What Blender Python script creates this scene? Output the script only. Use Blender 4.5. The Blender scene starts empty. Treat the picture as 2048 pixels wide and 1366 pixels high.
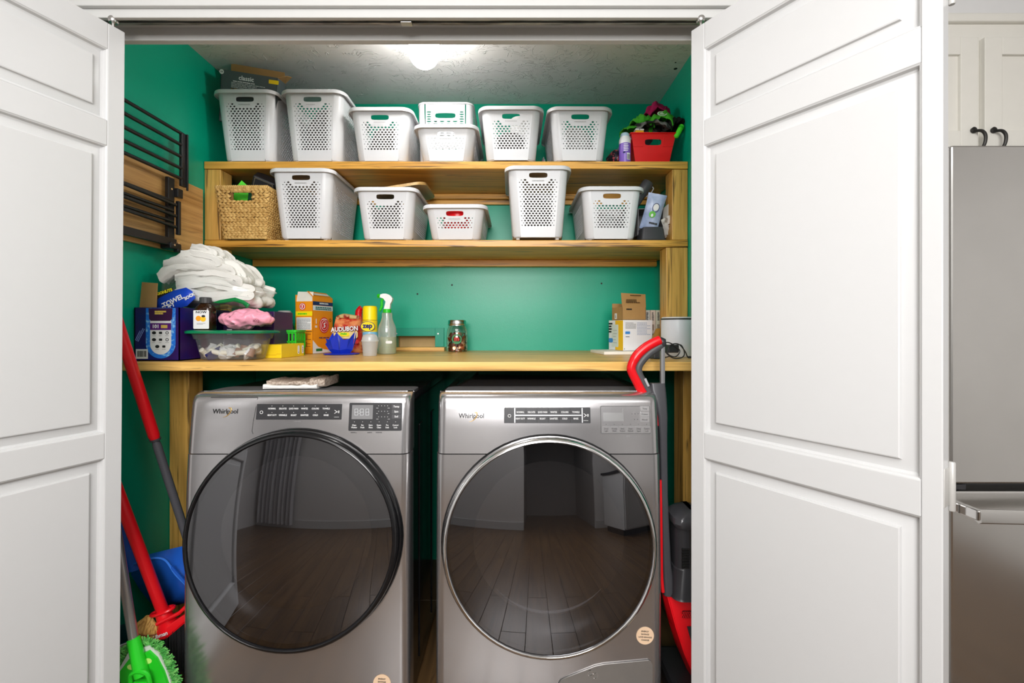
import bpy, bmesh, math, random
from mathutils import Vector, Matrix, noise
PI = math.pi
rnd = random.Random(7)
SC = bpy.context.scene
COL = SC.collection
# ---------------------------------------------------------------- camera, world, lights, exposure
F, CX, CY, CAMZ = 910.0, 1024.0, 657.0, 1.20        # focal length and principal point in pixels of the 2048x1366 frame
cd = bpy.data.cameras.new('camera'); cam = bpy.data.objects.new('camera', cd); COL.objects.link(cam)
cam.location = (0, 0, CAMZ); cam.rotation_euler = (PI/2, 0, 0)
cd.sensor_width = 36; cd.lens = 36*F/2048; cd.shift_y = -(683-CY)/2048; cd.clip_start = 0.02
SC.camera = cam
wd = bpy.data.worlds.new('world'); SC.world = wd; wd.use_nodes = True
wd.node_tree.nodes['Background'].inputs[0].default_value = (0.9, 0.95, 1, 1)
wd.node_tree.nodes['Background'].inputs[1].default_value = 0.3
SC.view_settings.view_transform = 'Standard'; SC.view_settings.look = 'None'
SC.view_settings.gamma = 1; SC.view_settings.use_curve_mapping = False
SC.view_settings.exposure = 0.25
def area(name, loc, rot, sx, sy, power, color=(1, 1, 1)):
    d = bpy.data.lights.new(name, 'AREA'); d.shape = 'RECTANGLE'; d.size = sx; d.size_y = sy; d.energy = power; d.color = color
    o = bpy.data.objects.new(name, d); COL.objects.link(o); o.location = loc; o.rotation_euler = rot
    return o
area('ceiling_area_light', (-0.25, 0.05, 2.43), (0, 0, 0), 1.2, 0.7, 13, (1, 0.99, 0.975))
area('ceiling_area_light', (0.4, -0.9, 2.43), (0, 0, 0), 2.2, 0.6, 18, (1, 0.99, 0.975))  # added light, brightens the wall behind the camera and its reflections
area('bounce_flash', (-0.1, -1.35, 1.86), (math.radians(84), 0, 0), 1.3, 0.8, 58, (1, 0.99, 0.98))
GLOBE = 33.0
# ---------------------------------------------------------------- materials
MATS = {}
def nodes(name):
    m = bpy.data.materials.new(name); m.use_nodes = True
    nt = m.node_tree; b = nt.nodes['Principled BSDF']
    return m, nt, b
def mat(name, col, rough=0.5, metal=0.0, vary=0.06, scale=30, bump=0.0, bscale=200, coat=0, emit=None, trans=0, alpha=1, ior=1.45, spec=0.5):
    if name in MATS: return MATS[name]
    m, nt, b = nodes(name)
    b.inputs['Base Color'].default_value = (*col, 1); b.inputs['Roughness'].default_value = rough
    b.inputs['Metallic'].default_value = metal; b.inputs['IOR'].default_value = ior
    b.inputs['Specular IOR Level'].default_value = spec
    b.inputs['Coat Weight'].default_value = coat; b.inputs['Transmission Weight'].default_value = trans
    b.inputs['Alpha'].default_value = alpha
    tc = nt.nodes.new('ShaderNodeTexCoord')
    if vary:
        n = nt.nodes.new('ShaderNodeTexNoise'); n.inputs['Scale'].default_value = scale; n.inputs['Detail'].default_value = 3
        nt.links.new(tc.outputs['Object'], n.inputs['Vector'])
        mx = nt.nodes.new('ShaderNodeMix'); mx.data_type = 'RGBA'
        mx.inputs['A'].default_value = (*[c*(1-vary) for c in col], 1); mx.inputs['B'].default_value = (*[min(1, c*(1+vary)) for c in col], 1)
        nt.links.new(n.outputs['Fac'], mx.inputs['Factor']); nt.links.new(mx.outputs['Result'], b.inputs['Base Color'])
    if bump:
        n2 = nt.nodes.new('ShaderNodeTexNoise'); n2.inputs['Scale'].default_value = bscale; n2.inputs['Detail'].default_value = 3
        nt.links.new(tc.outputs['Object'], n2.inputs['Vector'])
        bp = nt.nodes.new('ShaderNodeBump'); bp.inputs['Strength'].default_value = bump; bp.inputs['Distance'].default_value = 0.002
        nt.links.new(n2.outputs['Fac'], bp.inputs['Height']); nt.links.new(bp.outputs['Normal'], b.inputs['Normal'])
    if emit:
        b.inputs['Emission Color'].default_value = (*emit[0], 1); b.inputs['Emission Strength'].default_value = emit[1]
    MATS[name] = m
    return m
def wood(name, axis, light, mid, dark, streak=0.5, rough=0.4, scale=1.0, coat=0.15):
    """boards with long grain along one axis, darker streaks and fine pores"""
    m, nt, b = nodes(name); N = nt.nodes.new; L = nt.links.new
    tc = N('ShaderNodeTexCoord'); oi = N('ShaderNodeObjectInfo')
    add = N('ShaderNodeVectorMath'); add.operation = 'ADD'
    mul = N('ShaderNodeVectorMath'); mul.operation = 'SCALE'; mul.inputs[0].default_value = (7.3, 5.1, 9.7); L(oi.outputs['Random'], mul.inputs['Scale'])
    L(tc.outputs['Object'], add.inputs[0]); L(mul.outputs[0], add.inputs[1])
    def grain(long, short, detail, dist):
        mp = N('ShaderNodeMapping'); s = [short*scale]*3; s[axis] = long*scale; mp.inputs['Scale'].default_value = s
        L(add.outputs[0], mp.inputs['Vector'])
        n = N('ShaderNodeTexNoise'); n.inputs['Scale'].default_value = 1; n.inputs['Detail'].default_value = detail; n.inputs['Distortion'].default_value = dist
        n.inputs['Roughness'].default_value = 0.6
        L(mp.outputs[0], n.inputs['Vector']); return n
    g1 = grain(1.2, 22, 5, 0.6); g2 = grain(2.6, 75, 3, 0.3); g3 = grain(1.5, 40, 3, 1.8)
    r1 = N('ShaderNodeValToRGB'); e = r1.color_ramp.elements
    e[0].position = 0.32; e[0].color = (*mid, 1); e[1].position = 0.62; e[1].color = (*light, 1)
    L(g1.outputs['Fac'], r1.inputs['Fac'])
    r2 = N('ShaderNodeValToRGB'); e = r2.color_ramp.elements
    e[0].position = 0.33; e[0].color = (0.72, 0.66, 0.55, 1); e[1].position = 0.55; e[1].color = (1, 1, 1, 1)
    L(g2.outputs['Fac'], r2.inputs['Fac'])
    m1 = N('ShaderNodeMix'); m1.data_type = 'RGBA'; m1.blend_type = 'MULTIPLY'; m1.inputs['Factor'].default_value = 0.7
    L(r1.outputs['Color'], m1.inputs['A']); L(r2.outputs['Color'], m1.inputs['B'])
    r3 = N('ShaderNodeValToRGB'); e = r3.color_ramp.elements
    e[0].position = 0.575; e[0].color = (0, 0, 0, 1); e[1].position = 0.67; e[1].color = (streak, streak, streak, 1)
    L(g3.outputs['Fac'], r3.inputs['Fac'])
    m2 = N('ShaderNodeMix'); m2.data_type = 'RGBA'; m2.inputs['B'].default_value = (*dark, 1)
    L(r3.outputs['Color'], m2.inputs['Factor']); L(m1.outputs['Result'], m2.inputs['A'])
    L(m2.outputs['Result'], b.inputs['Base Color'])
    b.inputs['Roughness'].default_value = rough; b.inputs['Coat Weight'].default_value = coat; b.inputs['Coat Roughness'].default_value = 0.3
    bp = N('ShaderNodeBump'); bp.inputs['Strength'].default_value = 0.15; bp.inputs['Distance'].default_value = 0.001
    L(g2.outputs['Fac'], bp.inputs['Height']); L(bp.outputs['Normal'], b.inputs['Normal'])
    MATS[name] = m
    return m
def plaster(name, col):
    """slapped knock-down ceiling texture: curved ridges in fan shapes"""
    m, nt, b = nodes(name); N = nt.nodes.new; L = nt.links.new
    tc = N('ShaderNodeTexCoord')
    n0 = N('ShaderNodeTexNoise'); n0.inputs['Scale'].default_value = 5; L(tc.outputs['Object'], n0.inputs['Vector'])
    mx = N('ShaderNodeMix'); mx.data_type = 'RGBA'; mx.blend_type = 'LINEAR_LIGHT'; mx.inputs['Factor'].default_value = 0.13
    L(tc.outputs['Object'], mx.inputs['A']); L(n0.outputs['Color'], mx.inputs['B'])
    mp = N('ShaderNodeMapping'); mp.inputs['Scale'].default_value = (13, 24, 10); mp.inputs['Rotation'].default_value = (0, 0, 0.5)
    L(mx.outputs['Result'], mp.inputs['Vector'])
    n1 = N('ShaderNodeTexNoise'); n1.inputs['Scale'].default_value = 1.5; n1.inputs['Detail'].default_value = 1.8; n1.inputs['Distortion'].default_value = 1.0
    L(mp.outputs[0], n1.inputs['Vector'])
    ma = N('ShaderNodeMath'); ma.operation = 'SUBTRACT'; ma.inputs[1].default_value = 0.5; L(n1.outputs['Fac'], ma.inputs[0])
    ab = N('ShaderNodeMath'); ab.operation = 'ABSOLUTE'; L(ma.outputs[0], ab.inputs[0])
    rp = N('ShaderNodeValToRGB'); e = rp.color_ramp.elements
    e[0].position = 0.0; e[0].color = (1, 1, 1, 1); e[1].position = 0.028; e[1].color = (0, 0, 0, 1)
    L(ab.outputs[0], rp.inputs['Fac'])
    n3 = N('ShaderNodeTexNoise'); n3.inputs['Scale'].default_value = 16; n3.inputs['Detail'].default_value = 2; L(tc.outputs['Object'], n3.inputs['Vector'])
    r3 = N('ShaderNodeValToRGB'); e = r3.color_ramp.elements
    e[0].position = 0.42; e[0].color = (0, 0, 0, 1); e[1].position = 0.6; e[1].color = (1, 1, 1, 1); L(n3.outputs['Fac'], r3.inputs['Fac'])
    mm = N('ShaderNodeMath'); mm.operation = 'MULTIPLY'; L(rp.outputs['Color'], mm.inputs[0]); L(r3.outputs['Color'], mm.inputs[1])
    bp = N('ShaderNodeBump'); bp.inputs['Strength'].default_value = 0.75; bp.inputs['Distance'].default_value = 0.005
    L(mm.outputs[0], bp.inputs['Height']); L(bp.outputs['Normal'], b.inputs['Normal'])
    b.inputs['Base Color'].default_value = (*col, 1); b.inputs['Roughness'].default_value = 0.95
    MATS[name] = m
    return m
def s2l(r, g, b):
    f = lambda c: c/12.92 if c <= 0.04045 else ((c+0.055)/1.055)**2.4
    return (f(r/255), f(g/255), f(b/255))
def film(name, tint=(1, 1, 1), gloss=0.12, rough=0.1, milky=0.0, milkcol=(0.9, 0.9, 0.9)):
    """thin clear plastic or glass: mostly see-through with a glossy skin"""
    if name in MATS: return MATS[name]
    m = bpy.data.materials.new(name); m.use_nodes = True; nt = m.node_tree; N = nt.nodes.new; L = nt.links.new
    for n in list(nt.nodes): nt.nodes.remove(n)
    out = N('ShaderNodeOutputMaterial'); tr = N('ShaderNodeBsdfTransparent'); tr.inputs[0].default_value = (*tint, 1)
    gl = N('ShaderNodeBsdfGlossy'); gl.inputs['Roughness'].default_value = rough; gl.inputs['Color'].default_value = (1, 1, 1, 1)
    lw = N('ShaderNodeLayerWeight'); lw.inputs['Blend'].default_value = 0.25
    mr = N('ShaderNodeMapRange'); mr.inputs['To Min'].default_value = gloss; mr.inputs['To Max'].default_value = min(1, gloss+0.45)
    L(lw.outputs['Fresnel'], mr.inputs['Value'])
    a = N('ShaderNodeMixShader'); L(mr.outputs[0], a.inputs[0])
    if milky > 0:
        df = N('ShaderNodeBsdfDiffuse'); df.inputs[0].default_value = (*milkcol, 1)
        tl = N('ShaderNodeBsdfTranslucent'); tl.inputs[0].default_value = (*milkcol, 1)
        dd = N('ShaderNodeMixShader'); dd.inputs[0].default_value = 0.4; L(df.outputs[0], dd.inputs[1]); L(tl.outputs[0], dd.inputs[2])
        mm = N('ShaderNodeMixShader'); mm.inputs[0].default_value = milky; L(tr.outputs[0], mm.inputs[1]); L(dd.outputs[0], mm.inputs[2])
        L(mm.outputs[0], a.inputs[1])
    else: L(tr.outputs[0], a.inputs[1])
    L(gl.outputs[0], a.inputs[2]); L(a.outputs[0], out.inputs[0])
    MATS[name] = m
    return m
def weathered(name, col, col2, scale, rough=0.6, stretch=(1, 1, 1), lo=0.4, hi=0.6, metal=0, bump=0):
    """two colours mixed by noise"""
    if name in MATS: return MATS[name]
    m, nt, b = nodes(name); N = nt.nodes.new; L = nt.links.new
    tc = N('ShaderNodeTexCoord'); mp = N('ShaderNodeMapping'); mp.inputs['Scale'].default_value = stretch; L(tc.outputs['Object'], mp.inputs['Vector'])
    n = N('ShaderNodeTexNoise'); n.inputs['Scale'].default_value = scale; n.inputs['Detail'].default_value = 4; L(mp.outputs[0], n.inputs['Vector'])
    r = N('ShaderNodeValToRGB'); e = r.color_ramp.elements
    e[0].position = lo; e[0].color = (*col, 1); e[1].position = hi; e[1].color = (*col2, 1)
    L(n.outputs['Fac'], r.inputs['Fac']); L(r.outputs['Color'], b.inputs['Base Color'])
    b.inputs['Roughness'].default_value = rough; b.inputs['Metallic'].default_value = metal
    if bump:
        bp = N('ShaderNodeBump'); bp.inputs['Strength'].default_value = bump; bp.inputs['Distance'].default_value = 0.002
        L(n.outputs['Fac'], bp.inputs['Height']); L(bp.outputs['Normal'], b.inputs['Normal'])
    MATS[name] = m
    return m
WHITE = mat('white_door_paint', (0.60, 0.60, 0.60), 0.28, vary=0.01)
TRIMW = mat('trim_paint', (0.56, 0.56, 0.545), 0.45, vary=0.03, scale=12)
WALLW = mat('room_wall_paint', (0.70, 0.69, 0.68), 0.6, vary=0.02)
TEAL = mat('teal_wall_paint', s2l(0, 166, 132), 0.33, vary=0.05, scale=4, bump=0.12, bscale=260)
TEALTRIM = mat('teal_trim_paint', s2l(10, 150, 122), 0.33, vary=0.04)
CEIL = plaster('knockdown_plaster', (0.80, 0.785, 0.775))
MAPLE_X = wood('maple_grain_across', 0, (0.88, 0.48, 0.09), (0.56, 0.26, 0.03), (0.085, 0.036, 0.008), 0.9)
MAPLE_Z = wood('maple_grain_upright', 2, (0.86, 0.505, 0.13), (0.57, 0.29, 0.05), (0.10, 0.045, 0.012), 0.85)
PALE_X = wood('pale_maple_worktop', 0, (0.90, 0.565, 0.17), (0.67, 0.36, 0.068), (0.13, 0.06, 0.015), 0.85)
OAK_Y = wood('rack_board_oak', 1, (0.68, 0.40, 0.15), (0.50, 0.26, 0.075), (0.22, 0.10, 0.03), 0.5)
FLOORM = wood('dark_floor_oak', 1, (0.150, 0.083, 0.034), (0.085, 0.046, 0.019), (0.04, 0.022, 0.012), 0.6, rough=0.32)
PLASTIC = mat('white_basket_plastic', (0.70, 0.71, 0.735), 0.35, vary=0.015)
BLACKM = mat('black_powder_coat', (0.012, 0.012, 0.013), 0.35, vary=0.1)
GREYP = mat('grey_plastic', (0.055, 0.055, 0.062), 0.35)
DGREY = mat('dark_grey_plastic', (0.03, 0.03, 0.034), 0.35)
REDP = mat('red_plastic', (0.72, 0.006, 0.012), 0.25)
REDT = mat('red_tub_plastic', (0.80, 0.006, 0.008), 0.35)
BLUEP = mat('blue_plastic', (0.012, 0.10, 0.50), 0.35)
STEEL = mat('brushed_steel', (0.70, 0.69, 0.67), 0.24, 1.0, vary=0.05, scale=8)
SILVER = mat('appliance_silver', (0.55, 0.54, 0.55), 0.22, 0.9, vary=0.02)
CHROME = mat('chrome', (0.82, 0.82, 0.82), 0.12, 1.0, vary=0)
GLOSSB = mat('glossy_black_enamel', (0.006, 0.006, 0.007), 0.10, vary=0)
BLACKGL = mat('black_ring_plastic', (0.008, 0.008, 0.009), 0.14, vary=0)
KRAFT = mat('kraft_cardboard', (0.42, 0.24, 0.085), 0.75, vary=0.07)
PAPER = mat('white_card', (0.80, 0.80, 0.80), 0.55, vary=0.02)
INK = mat('black_ink', (0.012, 0.012, 0.012), 0.6, vary=0)
GINK = mat('grey_ink', (0.28, 0.28, 0.28), 0.6, vary=0)
WINK = mat('white_ink', (0.85, 0.85, 0.85), 0.5, vary=0)
GOLD = mat('gold_ink', (0.60, 0.42, 0.10), 0.4, vary=0)
YELLOW = mat('yellow_card', (0.85, 0.60, 0.012), 0.4, vary=0.02)
ORANGE = mat('orange_card', (0.85, 0.30, 0.008), 0.45, vary=0.03)
REDI = mat('red_ink', (0.62, 0.02, 0.02), 0.5, vary=0)
NAVY = mat('navy_ink', (0.015, 0.02, 0.12), 0.4, vary=0.05)
PURPLE = mat('purple_card', (0.045, 0.012, 0.16), 0.35, vary=0.15, scale=12)
LIMEG = mat('lime_plastic', (0.02, 0.55, 0.02), 0.3)
# ---------------------------------------------------------------- helpers
def P(px, py, D):            # photo pixel at depth D (metres in front of the lens) -> point in the room
    return Vector(((px-CX)*D/F, D, CAMZ+(CY-py)*D/F))
def fin(name, bm, m, parent=None, smooth=35, loc=None, rot=None):
    me = bpy.data.meshes.new(name); bmesh.ops.recalc_face_normals(bm, faces=bm.faces[:]); bm.to_mesh(me); bm.free()
    for mm in (m if isinstance(m, (list, tuple)) else [m]): me.materials.append(mm)
    if smooth:
        if smooth in (30, 24): smooth = 18
        me.shade_smooth(); me.set_sharp_from_angle(angle=math.radians(smooth))
    o = bpy.data.objects.new(name, me); COL.objects.link(o)
    if parent: o.parent = parent
    if loc is not None: o.location = loc
    if rot is not None: o.rotation_euler = rot
    return o
def tag(o, label, cat, group=None):
    o['label'] = label; o['category'] = cat
    if group: o['group'] = group
    return o
def thing(name, label, cat, loc=(0, 0, 0), rot=0, group=None):
    o = bpy.data.objects.new(name, None); o.empty_display_size = 0.05; COL.objects.link(o)
    o.location = loc; o.rotation_euler = rot if isinstance(rot, (tuple, list)) else (0, 0, rot)
    return tag(o, label, cat, group)
def struct(o): o['kind'] = 'structure'; return o
def dup(root, loc, rot, label, group=None):
    r = root.copy(); COL.objects.link(r); r.location = loc; r.rotation_euler = rot if isinstance(rot, (tuple, list)) else (0, 0, rot); r['label'] = label
    if group: r['group'] = group
    for ch in list(root.children):
        c = ch.copy(); COL.objects.link(c); c.parent = r
        for g in list(ch.children):
            d = g.copy(); COL.objects.link(d); d.parent = c
    return r
def B(): return bmesh.new()
I4 = Matrix.Identity(4)
def box(bm, x0, x1, y0, y1, z0, z1, bev=0.0, M=I4, seg=2):
    mt = M @ Matrix.Translation(((x0+x1)/2, (y0+y1)/2, (z0+z1)/2)) @ Matrix.Diagonal((x1-x0, y1-y0, z1-z0, 1))
    g = bmesh.ops.create_cube(bm, size=1, matrix=mt)
    if bev > 0:
        ed = list({e for v in g['verts'] for e in v.link_edges})
        bmesh.ops.bevel(bm, geom=ed, offset=bev, segments=seg, affect='EDGES', profile=0.5)
    return bm
def loft(bm, rings, cap0=True, cap1=True, closed=True):
    vs = [[bm.verts.new(p) for p in r] for r in rings]; n = len(vs[0])
    for a, b in zip(vs, vs[1:]):
        for i in range(n if closed else n-1):
            j = (i+1) % n
            try: bm.faces.new((a[i], a[j], b[j], b[i]))
            except ValueError: pass
    if cap0: bm.faces.new(vs[0][::-1])
    if cap1: bm.faces.new(vs[-1])
    return bm
def lathe(bm, prof, seg=28, M=I4, cap0=True, cap1=True, sx=1, sy=1):
    rings = [[M @ Vector((r*math.cos(2*PI*i/seg)*sx, r*math.sin(2*PI*i/seg)*sy, z)) for i in range(seg)] for r, z in prof]
    return loft(bm, rings, cap0, cap1)
def rr(a, b, r, n=5, x=0, y=0):          # rounded rectangle outline, half sizes a, b
    pts = []
    for cx_, cy_, a0 in ((a-r, b-r, 0), (-(a-r), b-r, PI/2), (-(a-r), -(b-r), PI), (a-r, -(b-r), 3*PI/2)):
        for k in range(n+1):
            t = a0+PI/2*k/n; pts.append((x+cx_+r*math.cos(t), y+cy_+r*math.sin(t)))
    return pts
def tube(bm, pts, r, seg=10, caps=True, closed=False, flat=1.0):
    pts = [Vector(p) for p in pts]; n = len(pts); rings = []; up = None
    for i, p in enumerate(pts):
        t = (pts[(i+1) % n]-pts[i-1]) if closed else (pts[min(i+1, n-1)]-pts[max(i-1, 0)])
        t.normalize()
        if up is None:
            up = Vector((0, 0, 1)) if abs(t.z) < 0.9 else Vector((0, 1, 0))
        s = t.cross(up).normalized(); up = s.cross(t).normalized()
        rad = r[i] if isinstance(r, (list, tuple)) else r
        rings.append([p+(s*math.cos(2*PI*k/seg)+up*math.sin(2*PI*k/seg)*flat)*rad for k in range(seg)])
    if closed: rings.append(rings[0]); caps = False
    return loft(bm, rings, caps, caps)
def spline(pts, n=8):                     # Catmull-Rom through points
    pts = [Vector(p) for p in pts]; out = []
    for i in range(len(pts)-1):
        p0 = pts[max(i-1, 0)]; p1 = pts[i]; p2 = pts[i+1]; p3 = pts[min(i+2, len(pts)-1)]
        for k in range(n):
            t = k/n; out.append(0.5*((2*p1)+(p2-p0)*t+(2*p0-5*p1+4*p2-p3)*t*t+(3*p1-p0-3*p2+p3)*t**3))
    out.append(pts[-1]); return out
def prism(bm, pts, h, M=I4):              # outline in local xy, extruded by h along z
    a = [M @ Vector((x, y, 0)) for x, y in pts]; b = [M @ Vector((x, y, h)) for x, y in pts]
    return loft(bm, [a, b])
FRONT = Matrix.Rotation(PI/2, 4, 'X')     # local xy plane -> faces the camera (-y)
def at(x, y, z, R=FRONT): return Matrix.Translation((x, y, z)) @ R
def txt(s, size, m, parent, loc, rot=(PI/2, 0, 0), bold=0.0, align='CENTER', name='lettering', sx=1.0, shear=0.0, depth=0.0002, space=1.0):
    c = bpy.data.curves.new(name, 'FONT'); c.body = s; c.size = size; c.align_x = align; c.align_y = 'CENTER'
    c.extrude = depth; c.offset = bold; c.shear = shear; c.resolution_u = 2; c.space_character = space
    t = bpy.data.objects.new('t', c); me = bpy.data.meshes.new_from_object(t); me.name = name
    bpy.data.objects.remove(t); bpy.data.curves.remove(c)
    me.materials.clear(); me.materials.append(m)
    if sx != 1: me.transform(Matrix.Diagonal((sx, 1, 1, 1)))
    o = bpy.data.objects.new(name, me); COL.objects.link(o); o.parent = parent; o.location = loc; o.rotation_euler = rot
    return o
def label(name, parent, w, h, r, m, loc, rot=(PI/2, 0, 0), t=0.0004):   # printed patch or raised plate, faces local +z
    bm = prism(B(), rr(w/2, h/2, min(r, w/2.01, h/2.01), 4), t)
    return fin(name, bm, m, parent, 0, loc, rot)
def disc(name, parent, r, m, loc, rot=(PI/2, 0, 0), t=0.0004, sx=1.0, r_in=0):
    bm = B(); n = 32
    if r_in:
        lathe(bm, [(r_in, 0), (r, 0), (r, t), (r_in, t), (r_in, 0)], n, Matrix.Diagonal((sx, 1, 1, 1)), False, False)
    else: lathe(bm, [(r, 0), (r, t)], n, Matrix.Diagonal((sx, 1, 1, 1)))
    return fin(name, bm, m, parent, 40, loc, rot)
def lines(name, parent, m, w, h, rows, loc, rot=(PI/2, 0, 0), seed=1, fill=0.45, words=True):   # fine print too small to read
    bm = B(); q = random.Random(seed)
    for i in range(rows):
        y = h/2-h*(i+0.5)/rows; x = -w/2; lim = w/2*(1 if q.random() > 0.3 else 0.5)
        while x < lim-0.001:
            l = min(q.uniform(0.04, 0.16)*w if words else w, lim-x)
            box(bm, x, x+l*0.85, y-h/rows*fill/2, y+h/rows*fill/2, 0, 0.0003); x += l
    return fin(name, bm, m, parent, 0, loc, rot)
def crumple(o_bm, amp, freq, seed=0):
    off = Vector((seed*3.7, seed*1.3, seed*2.1))
    for v in o_bm.verts:
        p = v.co*freq+off
        v.co += Vector((noise.noise(p), noise.noise(p+Vector((31, 0, 0))), noise.noise(p+Vector((0, 47, 0)))))*amp
# ================================================================ THE SETTING
XL, XR, YB, ZC = -1.33, 0.761, 2.364, 2.366          # closet: left wall, right wall, back wall, ceiling
def sbox(name, m, *a, bev=0, smooth=0): return struct(fin(name, box(B(), *a, bev=bev), m, None, smooth))
fl = thing('floor', '', '', (0, 0, 0)); del fl['label']; del fl['category']; struct(fl)
fin('subfloor', box(B(), -2.6, 2.6, -1.9, 2.45, -0.05, -0.002), mat('floor_gap', (0.01, 0.006, 0.004), 0.7), fl, 0)
pme = None
for i in range(42):                                   # floor boards run into the closet
    x = -2.6+i*0.125
    for j in range(5):
        L = 1.09
        if pme is None:
            o = fin('plank', box(B(), 0.0008, 0.1242, 0, L-0.0012, -0.018, 0, 0.0012, seg=1), FLOORM, fl, 30); pme = o.data
        else:
            o = bpy.data.objects.new('plank', pme); COL.objects.link(o); o.parent = fl
        o.location = (x, -2.35+j*L-(0.35 if i % 2 else 0.0), rnd.uniform(-0.0003, 0.0003))
sbox('ceiling', CEIL, XL-0.05, XR+0.05, 1.355, YB+0.05, ZC, ZC+0.04)
sbox('ceiling_kitchen', WALLW, -2.65, 2.65, -1.95, 1.36, 2.44, 2.5)
# back wall with the duct opening cut through it
vx0, vx1 = P(793, 0, YB).x, P(871, 0, YB).x; vz0, vz1 = P(0, 703, YB).z, P(0, 672, YB).z
bm = B()
for a in ((XL-0.05, vx0, 0, ZC), (vx1, XR+0.05, 0, ZC), (vx0, vx1, 0, vz0), (vx0, vx1, vz1, ZC)):
    box(bm, a[0], a[1], YB, YB+0.05, a[2], a[3])
wb = struct(fin('wall_back', bm, TEAL, None, 0))
bm = B(); dp = 0.075                                   # cardboard coloured duct box behind the opening
box(bm, vx0-0.01, vx1+0.01, YB+dp, YB+dp+0.01, vz0-0.01, vz1+0.01); box(bm, vx0-0.01, vx0, YB+0.05, YB+dp, vz0, vz1)
box(bm, vx1, vx1+0.01, YB+0.05, YB+dp, vz0, vz1); box(bm, vx0, vx1, YB+0.05, YB+dp, vz1, vz1+0.01); box(bm, vx0, vx1, YB+0.05, YB+dp, vz0-0.01, vz0)
fin('duct_box', bm, mat('duct_board', s2l(206, 172, 118), 0.8), wb, 0)
for px, py in ((904, 570), (835, 588), (1203, 567)):  # nail holes left in the paint
    p = P(px, py, YB); disc('nail_hole', wb, 0.0045, INK, (p.x, YB-0.0002, p.z), t=0.0003)
sbox('wall_left', TEAL, XL-0.05, XL, 1.33, YB, 0, ZC)
sbox('wall_right', TEAL, XR, XR+0.05, 1.36, YB, 0, ZC)
wf = thing('wall_front', '', '', (0, 0, 0)); del wf['label']; del wf['category']; struct(wf)
bm = B()
box(bm, -2.6, XL-0.06, 1.27, 1.36, 0, 2.44); box(bm, XR+0.05, 1.30, 1.40, 1.48, 0, 2.44); box(bm, 1.10, 1.15, 1.25, 1.40, 0, 2.44); box(bm, XL-0.06, 1.15, 1.27, 1.36, 2.20, 2.44)
fin('wall_panel', bm, WALLW, wf, 0)
sbox('wall_room_left', WALLW, -2.65, -2.6, -1.9, 1.4, 0, 2.44)
sbox('wall_room_right', WALLW, 2.6, 2.65, -1.9, 2.45, 0, 2.44)
wr = struct(fin('wall_room_back', box(box(box(B(), -2.6, -0.10, -1.6, -1.55, 0, 2.44), 1.12, 2.6, -1.6, -1.55, 0, 2.44), -0.10, 1.12, -1.6, -1.55, 2.08, 2.44), WALLW, None, 0))
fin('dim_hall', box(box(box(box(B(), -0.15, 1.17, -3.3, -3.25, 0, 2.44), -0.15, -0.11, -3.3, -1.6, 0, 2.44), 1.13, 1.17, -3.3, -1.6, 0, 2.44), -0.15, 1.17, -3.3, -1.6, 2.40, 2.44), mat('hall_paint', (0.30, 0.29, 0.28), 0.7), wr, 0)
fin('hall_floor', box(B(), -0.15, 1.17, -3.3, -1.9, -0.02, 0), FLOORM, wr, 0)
struct(fin('baseboard_room_back', box(box(B(), -2.6, -0.10, -1.55, -1.535, 0, 0.13, 0.004), 1.12, 2.6, -1.55, -1.535, 0, 0.13, 0.004), WHITE, None, 30))
cu = thing('curtain', 'pale grey curtain seen only as a reflection in the washer door', 'curtain', (-2.2, -1.47, 0.06))
bm = B(); n = 60
loft(bm, [[Vector((-0.33+0.66*i/n, 0.028*math.sin(i*0.9)+0.012*math.sin(i*0.37), z)) for i in range(n+1)] for z in (0, 0.7, 1.4, 2.1)], False, False, False)
fin('drape', bm, mat('curtain_linen', (0.52, 0.52, 0.54), 0.9), cu, 60); fin('rod', tube(B(), [(-0.4, 0, 2.11), (0.4, 0, 2.11)], 0.012, 12), BLACKM, cu, 40)
bc = thing('base_cabinet', 'white kitchen base cabinet seen only as a reflection in the dryer door', 'cabinet', (1.32, -0.80, 0), math.radians(-12))
fin('body', box(B(), 0, 0.9, -0.55, 0, 0.09, 0.86, 0.003), WHITE, bc, 30); fin('toe_kick', box(B(), 0.03, 0.87, -0.5, -0.06, 0, 0.09), BLACKM, bc, 0); fin('countertop', box(B(), -0.02, 0.92, -0.57, 0.03, 0.862, 0.895, 0.004), DGREY, bc, 30)
for x0 in (0.01, 0.455):
    dr_ = fin('door', box(B(), x0, x0+0.43, 0.001, 0.02, 0.11, 0.85, 0.002), WHITE, bc, 30); fin('panel', box(B(), x0+0.06, x0+0.37, 0.0205, 0.024, 0.17, 0.79, 0.003), WHITE, dr_, 30)
sbox('wall_kitchen', WALLW, 1.31, 2.6, 2.2, 2.25, 0, 2.44)
sbox('wall_soffit', WALLW, 1.312, 2.6, 1.53, 2.2, P(0, 40, 1.5).z+0.031, 2.44)
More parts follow.
